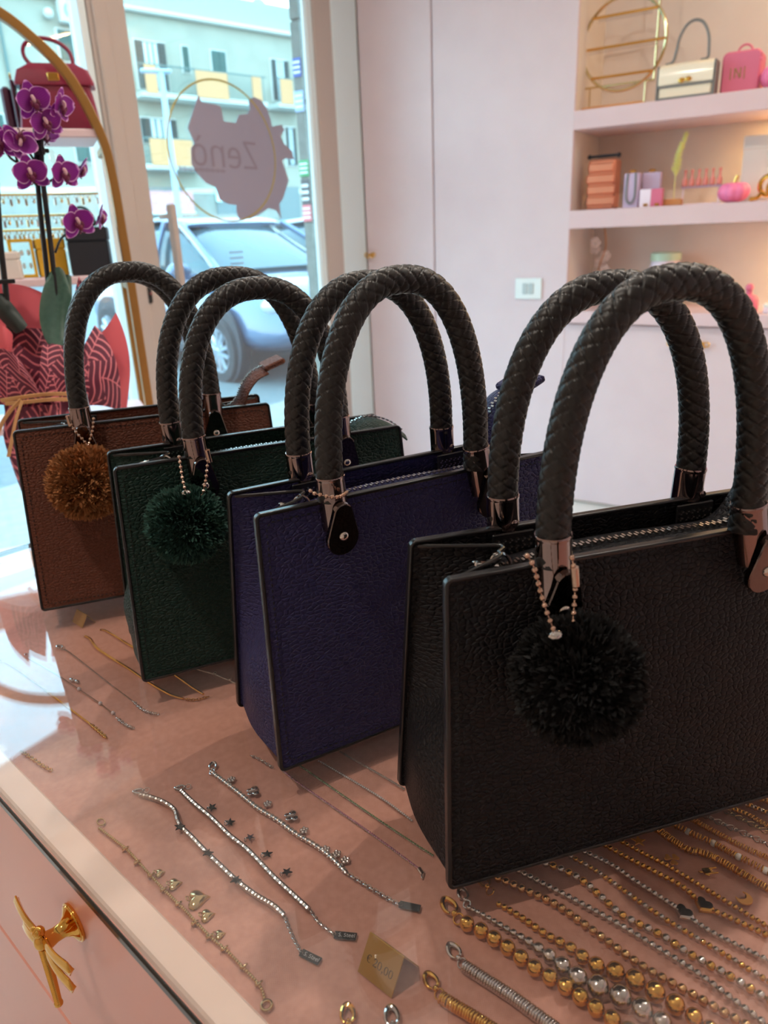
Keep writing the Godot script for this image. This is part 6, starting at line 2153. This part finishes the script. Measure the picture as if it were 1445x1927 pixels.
	# gold charm bracelet at the front edge
	var b1 := [Vector2(0.0554, -0.0422), Vector2(0.0786, -0.0441), Vector2(0.0923, -0.0449), Vector2(0.1205, -0.0437), Vector2(0.1416, -0.0431), Vector2(0.1629, -0.0432), Vector2(0.18, -0.0426), Vector2(0.1951, -0.0425), Vector2(0.2074, -0.0433), Vector2(0.2253, -0.0429), Vector2(0.2403, -0.0422), Vector2(0.2487, -0.0388)]
	o = jewel("heart_charm_bracelet", "pale gold box chain with puffed heart charms, nearest the counter's front edge", "bracelet", b1[0], "")
	cord_of(o, b1, 0.0010, M.pale_gold, "box_chain", 0.22, 0.0019)
	var g := Geo.new()
	g.torus(Vector3(-0.004, 0.001, -0.004), 0.0030, 0.0006, Basis.from_scale(Vector3(1.3, 1, 0.8)), 16, 6)
	part(o, "end_loop", g, M.pale_gold)
	g = Geo.new()
	g.torus(rel(o, Vector2(0.2524, -0.0373), b1[0], 0.0016), 0.0029, 0.0009, Basis(), 18, 7)
	g.box(rel(o, Vector2(0.2523, -0.0404), b1[0], 0.0016), Vector3(0.0024, 0.0010, 0.0010), 0.0003)
	part(o, "spring_ring", g, M.pale_gold)
	for e in [Vector2(0.0891, -0.0447), Vector2(0.1065, -0.0436), Vector2(0.1235, -0.0439), Vector2(0.1403, -0.0431), Vector2(0.1574, -0.0432), Vector2(0.1773, -0.0418), Vector2(0.1921, -0.0423), Vector2(0.2058, -0.0433), Vector2(0.224, -0.0435), Vector2(0.239, -0.0428)]:
		g = Geo.new()
		g.torus(Vector3(0, 0.0014, 0), 0.0022, 0.0006, Basis(Vector3.BACK, 0.9), 12, 5)
		g.ball(Vector3(-0.0004, 0.0016, 0.0012), 0.0013, 8)
		part(o, "bead_ring", g, M.pale_gold, rel(o, e, b1[0]))
	for e in [[Vector2(0.1255, -0.0491), 0.0036], [Vector2(0.1412, -0.0505), 0.0050], [Vector2(0.1631, -0.0533), 0.0078], [Vector2(0.1779, -0.0503), 0.0050], [Vector2(0.1953, -0.0474), 0.0036]]:
		var hh := part(o, "heart_charm", puffed_heart(e[1]), M.pale_gold, rel(o, e[0], b1[0], 0.0004), Basis(Vector3.UP, 2.5))
		var jr := Geo.new()
		jr.torus(Vector3(0, e[1] * 0.3, -e[1] * 0.75), 0.0016, 0.0004, Basis(Vector3.RIGHT, 0.8), 12, 5)
		part(hh, "jump_ring", jr, M.pale_gold)
	# fine chains at the far left of the tray
	o = jewel("fine_chain", "thin gold anklet chain with a curb extender, nearest the left end of the tray", "chain", Vector2(-0.2511, -0.0862), "")
	cord_of(o, [Vector2(-0.2511, -0.0862), Vector2(-0.2312, -0.0932), Vector2(-0.17, -0.0962), Vector2(-0.1219, -0.0973), Vector2(-0.0675, -0.0987)], 0.0008, M.gold)
	var ex := []
	for e in [Vector2(-0.0664, -0.0986), Vector2(-0.0505, -0.0983), Vector2(-0.0371, -0.098)]:
		ex.append(rel(o, e, Vector2(-0.2511, -0.0862), 0.001))
	links(o, curve(ex, 0.0026), 0.0022, 0.0006, M.gold, "extender")
	o = jewel("fine_chain", "thin silver chain with a bow pendant and tiny stones at the left of the tray", "chain", Vector2(-0.2271, -0.112), "")
	cord_of(o, [Vector2(-0.2271, -0.112), Vector2(-0.2091, -0.1134), Vector2(-0.1733, -0.1162), Vector2(-0.1274, -0.1182), Vector2(-0.0892, -0.1197), Vector2(-0.0605, -0.1193)], 0.0006, M.steel)
	g = Geo.new()
	for e in [Vector2(-0.1274, -0.1182), Vector2(-0.0892, -0.1197), Vector2(-0.0661, -0.1198)]:
		g.ball(rel(o, e, Vector2(-0.2271, -0.112), 0.0013), 0.0019, 10)
	part(o, "stones", g, M.gem_clear)
	g = Geo.new()
	for s in [-1.0, 1.0]:
		g.ball(Vector3(s * 0.0035, 0, -s * 0.001), 0.0034, 10, Vector3(1.1, 0.35, 0.6))
	g.ball(Vector3.ZERO, 0.0016, 8)
	part(o, "bow_pendant", g, M.steel, rel(o, Vector2(-0.1452, -0.1221), Vector2(-0.2271, -0.112), 0.0015))
	ex = []
	for e in [Vector2(-0.0565, -0.1186), Vector2(-0.0427, -0.1181), Vector2(-0.0323, -0.1199)]:
		ex.append(rel(o, e, Vector2(-0.2271, -0.112), 0.001))
	links(o, curve(ex, 0.0026), 0.0021, 0.0005, M.steel, "extender")
	clasp(o, Vector3(-0.004, 0, -0.001), -0.2, M.steel, 0.6)
	o = jewel("fine_chain", "thin bare silver chain with an extender, between the bow chain and the gold snake chain", "chain", Vector2(-0.2135, -0.1429), "")
	cord_of(o, [Vector2(-0.2135, -0.1429), Vector2(-0.2048, -0.1445), Vector2(-0.1713, -0.1439), Vector2(-0.1192, -0.1421), Vector2(-0.0705, -0.1413)], 0.0006, M.soft_steel)
	ex = []
	for e in [Vector2(-0.0682, -0.1411), Vector2(-0.0463, -0.1401), Vector2(-0.0325, -0.1453)]:
		ex.append(rel(o, e, Vector2(-0.2135, -0.1429), 0.001))
	links(o, curve(ex, 0.0026), 0.0021, 0.0005, M.steel, "extender")
	clasp(o, Vector3(-0.005, 0, 0.0), 0.1, M.steel, 0.8)
	o = jewel("snake_chain", "gold snake chain running under the green bag's near corner", "chain", Vector2(-0.2204, -0.171), "")
	cord_of(o, [Vector2(-0.2204, -0.171), Vector2(-0.2087, -0.1717), Vector2(-0.1805, -0.1666), Vector2(-0.1232, -0.1676), Vector2(-0.0881, -0.1673), Vector2(-0.0526, -0.1689), Vector2(-0.035, -0.1735)], 0.0012, M.gold)
	ex = []
	for e in [Vector2(-0.0346, -0.1738), Vector2(-0.0254, -0.1791), Vector2(-0.02, -0.19)]:
		ex.append(rel(o, e, Vector2(-0.2204, -0.171), 0.001))
	links(o, curve(ex, 0.0026), 0.0020, 0.0005, M.gold, "extender")
	o = jewel("snake_chain", "second gold snake chain, mostly hidden below the green bag", "chain", Vector2(-0.2206, -0.1884), "")
	cord_of(o, [Vector2(-0.2206, -0.1884), Vector2(-0.2128, -0.1917), Vector2(-0.1742, -0.1922), Vector2(-0.1163, -0.192), Vector2(-0.0738, -0.1906), Vector2(-0.0439, -0.1893), Vector2(-0.0271, -0.1896)], 0.0010, M.gold)
	o = jewel("fine_chain", "thin silver chain with two beads between the green and the blue bag", "chain", Vector2(-0.077, -0.2098), "")
	cord_of(o, [Vector2(-0.077, -0.2098), Vector2(-0.0642, -0.2116), Vector2(-0.0462, -0.2164), Vector2(-0.0172, -0.2201)], 0.0008, M.soft_steel)
	g = Geo.new()
	for e in [Vector2(-0.047, -0.217), Vector2(-0.0265, -0.2195)]:
		g.ball(rel(o, e, Vector2(-0.077, -0.2098), 0.0015), 0.0021, 10)
	part(o, "stones", g, M.steel)
	o = jewel("extender_chain", "short gold extender chain alone at the front left of the tray", "chain", Vector2(-0.0773, -0.0423), "")
	links(o, lay([Vector2(-0.0773, -0.0423), Vector2(-0.0564, -0.0448), Vector2(-0.045, -0.0459), Vector2(-0.0334, -0.048)], 0.001, 0.0028), 0.0022, 0.0006, M.gold)
	price_tent("gold folded price card reading 20 euros, in front of the bead bracelets", Vector2(0.2757, -0.0849), Vector2(0.3012, -0.0857), 0.0195, "€ 20,00")
	price_tent("small blank gold folded card beneath the brown bag's near corner", Vector2(-0.2643, -0.1781), Vector2(-0.2409, -0.1783), 0.013, "")

# ---------- the scene ----------
const LAMP := 1.15
const STRIP := 0.55

func _ready() -> void:
	var cam := Camera3D.new()
	cam.name = "camera"
	cam.transform = Transform3D(Basis(Vector3(0.8459, -0.0392, -0.5319), Vector3(-0.1555, 0.9358, -0.3163), Vector3(0.5101, 0.3502, 0.7856)), Vector3(0, 1.2689, 0))
	var at := CameraAttributesPhysical.new()
	at.frustum_focal_length = 12.0 / tan(deg_to_rad(69.1729 / 2.0))
	at.frustum_focus_distance = 0.55
	at.frustum_near = 0.02
	at.frustum_far = 200.0
	at.exposure_aperture = 6.3
	cam.attributes = at
	cam.fov = 69.1729
	cam.near = 0.02
	cam.far = 200.0
	add_child(cam)
	cam.current = true
	var we := WorldEnvironment.new()
	we.name = "world"
	var env := Environment.new()
	env.background_mode = Environment.BG_SKY
	var sky := Sky.new()
	var sm := ProceduralSkyMaterial.new()
	sm.sky_top_color = Color(0.68, 0.90, 1.0)
	sm.sky_horizon_color = Color(0.84, 0.98, 1.0)
	sm.ground_horizon_color = Color(0.7, 0.75, 0.75)
	sm.ground_bottom_color = Color(0.5, 0.52, 0.52)
	sm.sky_energy_multiplier = 2.0
	sm.ground_energy_multiplier = 1.0
	sky.sky_material = sm
	env.sky = sky
	env.tonemap_mode = Environment.TONE_MAPPER_LINEAR
	env.tonemap_exposure = 1.25
	env.sdfgi_enabled = true
	env.ssao_enabled = true
	env.ssil_enabled = true
	we.environment = env
	add_child(we)
	materials()
	build_lights()
	build_shell()
	build_street()
	build_counter()
	handle_parts()
	var poses := [[0.8609, -0.1047, 0.9, -0.4371], [1.0745, -0.2911, 0.9, -0.4768], [0.9885, -0.4646, 0.9, -0.5054], [0.918, -0.6635, 0.9, -0.5435]]
	bag(0, poses[0], "black", "black pebbled leather handbag, nearest and largest of the four on the counter", [[-0.072, 0.056, 0.3405, -0.069, 0.067], [-0.069, 0.070, 0.335, -0.067, 0.067]], [Vector2(0.086, 0.196), Vector2(0.094, 0.212), Vector2(0.104, 0.228), Vector2(0.118, 0.240)], true)
	bag(1, poses[1], "blue", "navy blue pebbled leather handbag, second from the front on the counter", [[-0.078, 0.046, 0.340, -0.075, 0.055], [-0.072, 0.060, 0.335, -0.070, 0.062]], [Vector2(0.080, 0.196), Vector2(0.083, 0.222), Vector2(0.095, 0.239), Vector2(0.106, 0.245)], true)
	bag(2, poses[2], "green", "dark green pebbled leather handbag, third from the front on the counter", [[-0.065, 0.068, 0.331, -0.062, 0.070], [-0.073, 0.066, 0.338, -0.070, 0.066]], [Vector2(0.086, 0.191), Vector2(0.098, 0.197), Vector2(0.114, 0.199), Vector2(0.133, 0.192), Vector2(0.148, 0.180)], false)
	bag(3, poses[3], "brown", "chestnut brown pebbled leather handbag, farthest of the four on the counter", [[-0.066, 0.070, 0.344, -0.066, 0.069], [-0.068, 0.068, 0.340, -0.066, 0.066]], [Vector2(0.098, 0.193), Vector2(0.110, 0.212), Vector2(0.122, 0.225), Vector2(0.136, 0.231)], true)
	pompom(poses[0], "black fur pompom on a bead chain hanging from the black handbag", "black", Vector3(-0.0727, 0.1431, 0.067), 0.0300, [[Vector3(-0.1009, 0.2162, 0.06), Vector3(-0.0982, 0.2108, 0.062), Vector3(-0.0942, 0.1971, 0.062), Vector3(-0.0912, 0.1854, 0.064), Vector3(-0.0885, 0.1738, 0.07)], [Vector3(-0.0743, 0.2097, 0.058), Vector3(-0.0737, 0.2004, 0.061), Vector3(-0.0739, 0.1872, 0.062), Vector3(-0.0767, 0.1742, 0.066)]], 3)
	pompom(poses[2], "dark green fur pompom on a bead chain hanging from the green handbag", "green", Vector3(-0.0847, 0.1458, 0.06), 0.0285, [[Vector3(-0.0826, 0.2044, 0.06), Vector3(-0.0828, 0.1959, 0.062), Vector3(-0.0832, 0.1856, 0.066), Vector3(-0.0826, 0.176, 0.07)], [Vector3(-0.0589, 0.2016, 0.06), Vector3(-0.0621, 0.1902, 0.062), Vector3(-0.0655, 0.1802, 0.066), Vector3(-0.0702, 0.1705, 0.07)]], 7)
	pompom(poses[3], "rust brown fur pompom on a bead chain hanging from the brown handbag", "brown", Vector3(-0.0699, 0.1415, 0.066), 0.0330, [[Vector3(-0.0763, 0.2054, 0.058), Vector3(-0.0721, 0.1946, 0.061), Vector3(-0.0658, 0.184, 0.062), Vector3(-0.0602, 0.1748, 0.064), Vector3(-0.0584, 0.1672, 0.066)], [Vector3(-0.0532, 0.2048, 0.058), Vector3(-0.0561, 0.1937, 0.061), Vector3(-0.061, 0.1823, 0.062), Vector3(-0.0652, 0.1693, 0.066)]], 9)
	var cc := Vector3(-0.0896, 0.2101, 0.058)
	var co := thing("charm_chain", "loose bead chain looped round the blue handbag's near handle ferrule", "bag charm", Vector3(poses[1][1], poses[1][2], poses[1][3]) + Basis(Vector3.UP, poses[1][0]) * cc, poses[1][0])
	ball_chain(co, [Vector3(-0.0989, 0.2107, 0.048) - cc, Vector3(-0.0977, 0.2097, 0.052) - cc, Vector3(-0.0949, 0.2092, 0.056) - cc, Vector3(-0.0898, 0.2075, 0.058) - cc, Vector3(-0.0819, 0.2053, 0.056) - cc, Vector3(-0.0724, 0.2042, 0.048) - cc], 0.00155, M.chain_rose)
	build_jewels()
	build_orchid()
	build_arch()
	build_shelf_goods()
	build_decal()
	var c1 := car(Vector3(-6.2833, -0.03, -6.5542), -0.2755, M.car_paint, "grey blue car parked nose towards the shop door outside")
	var c2 := car(Vector3(-6.1534, -0.03, -9.2194), -0.2755, M.car_white, "pale car parked beyond the grey blue one, at the right of the door pane")
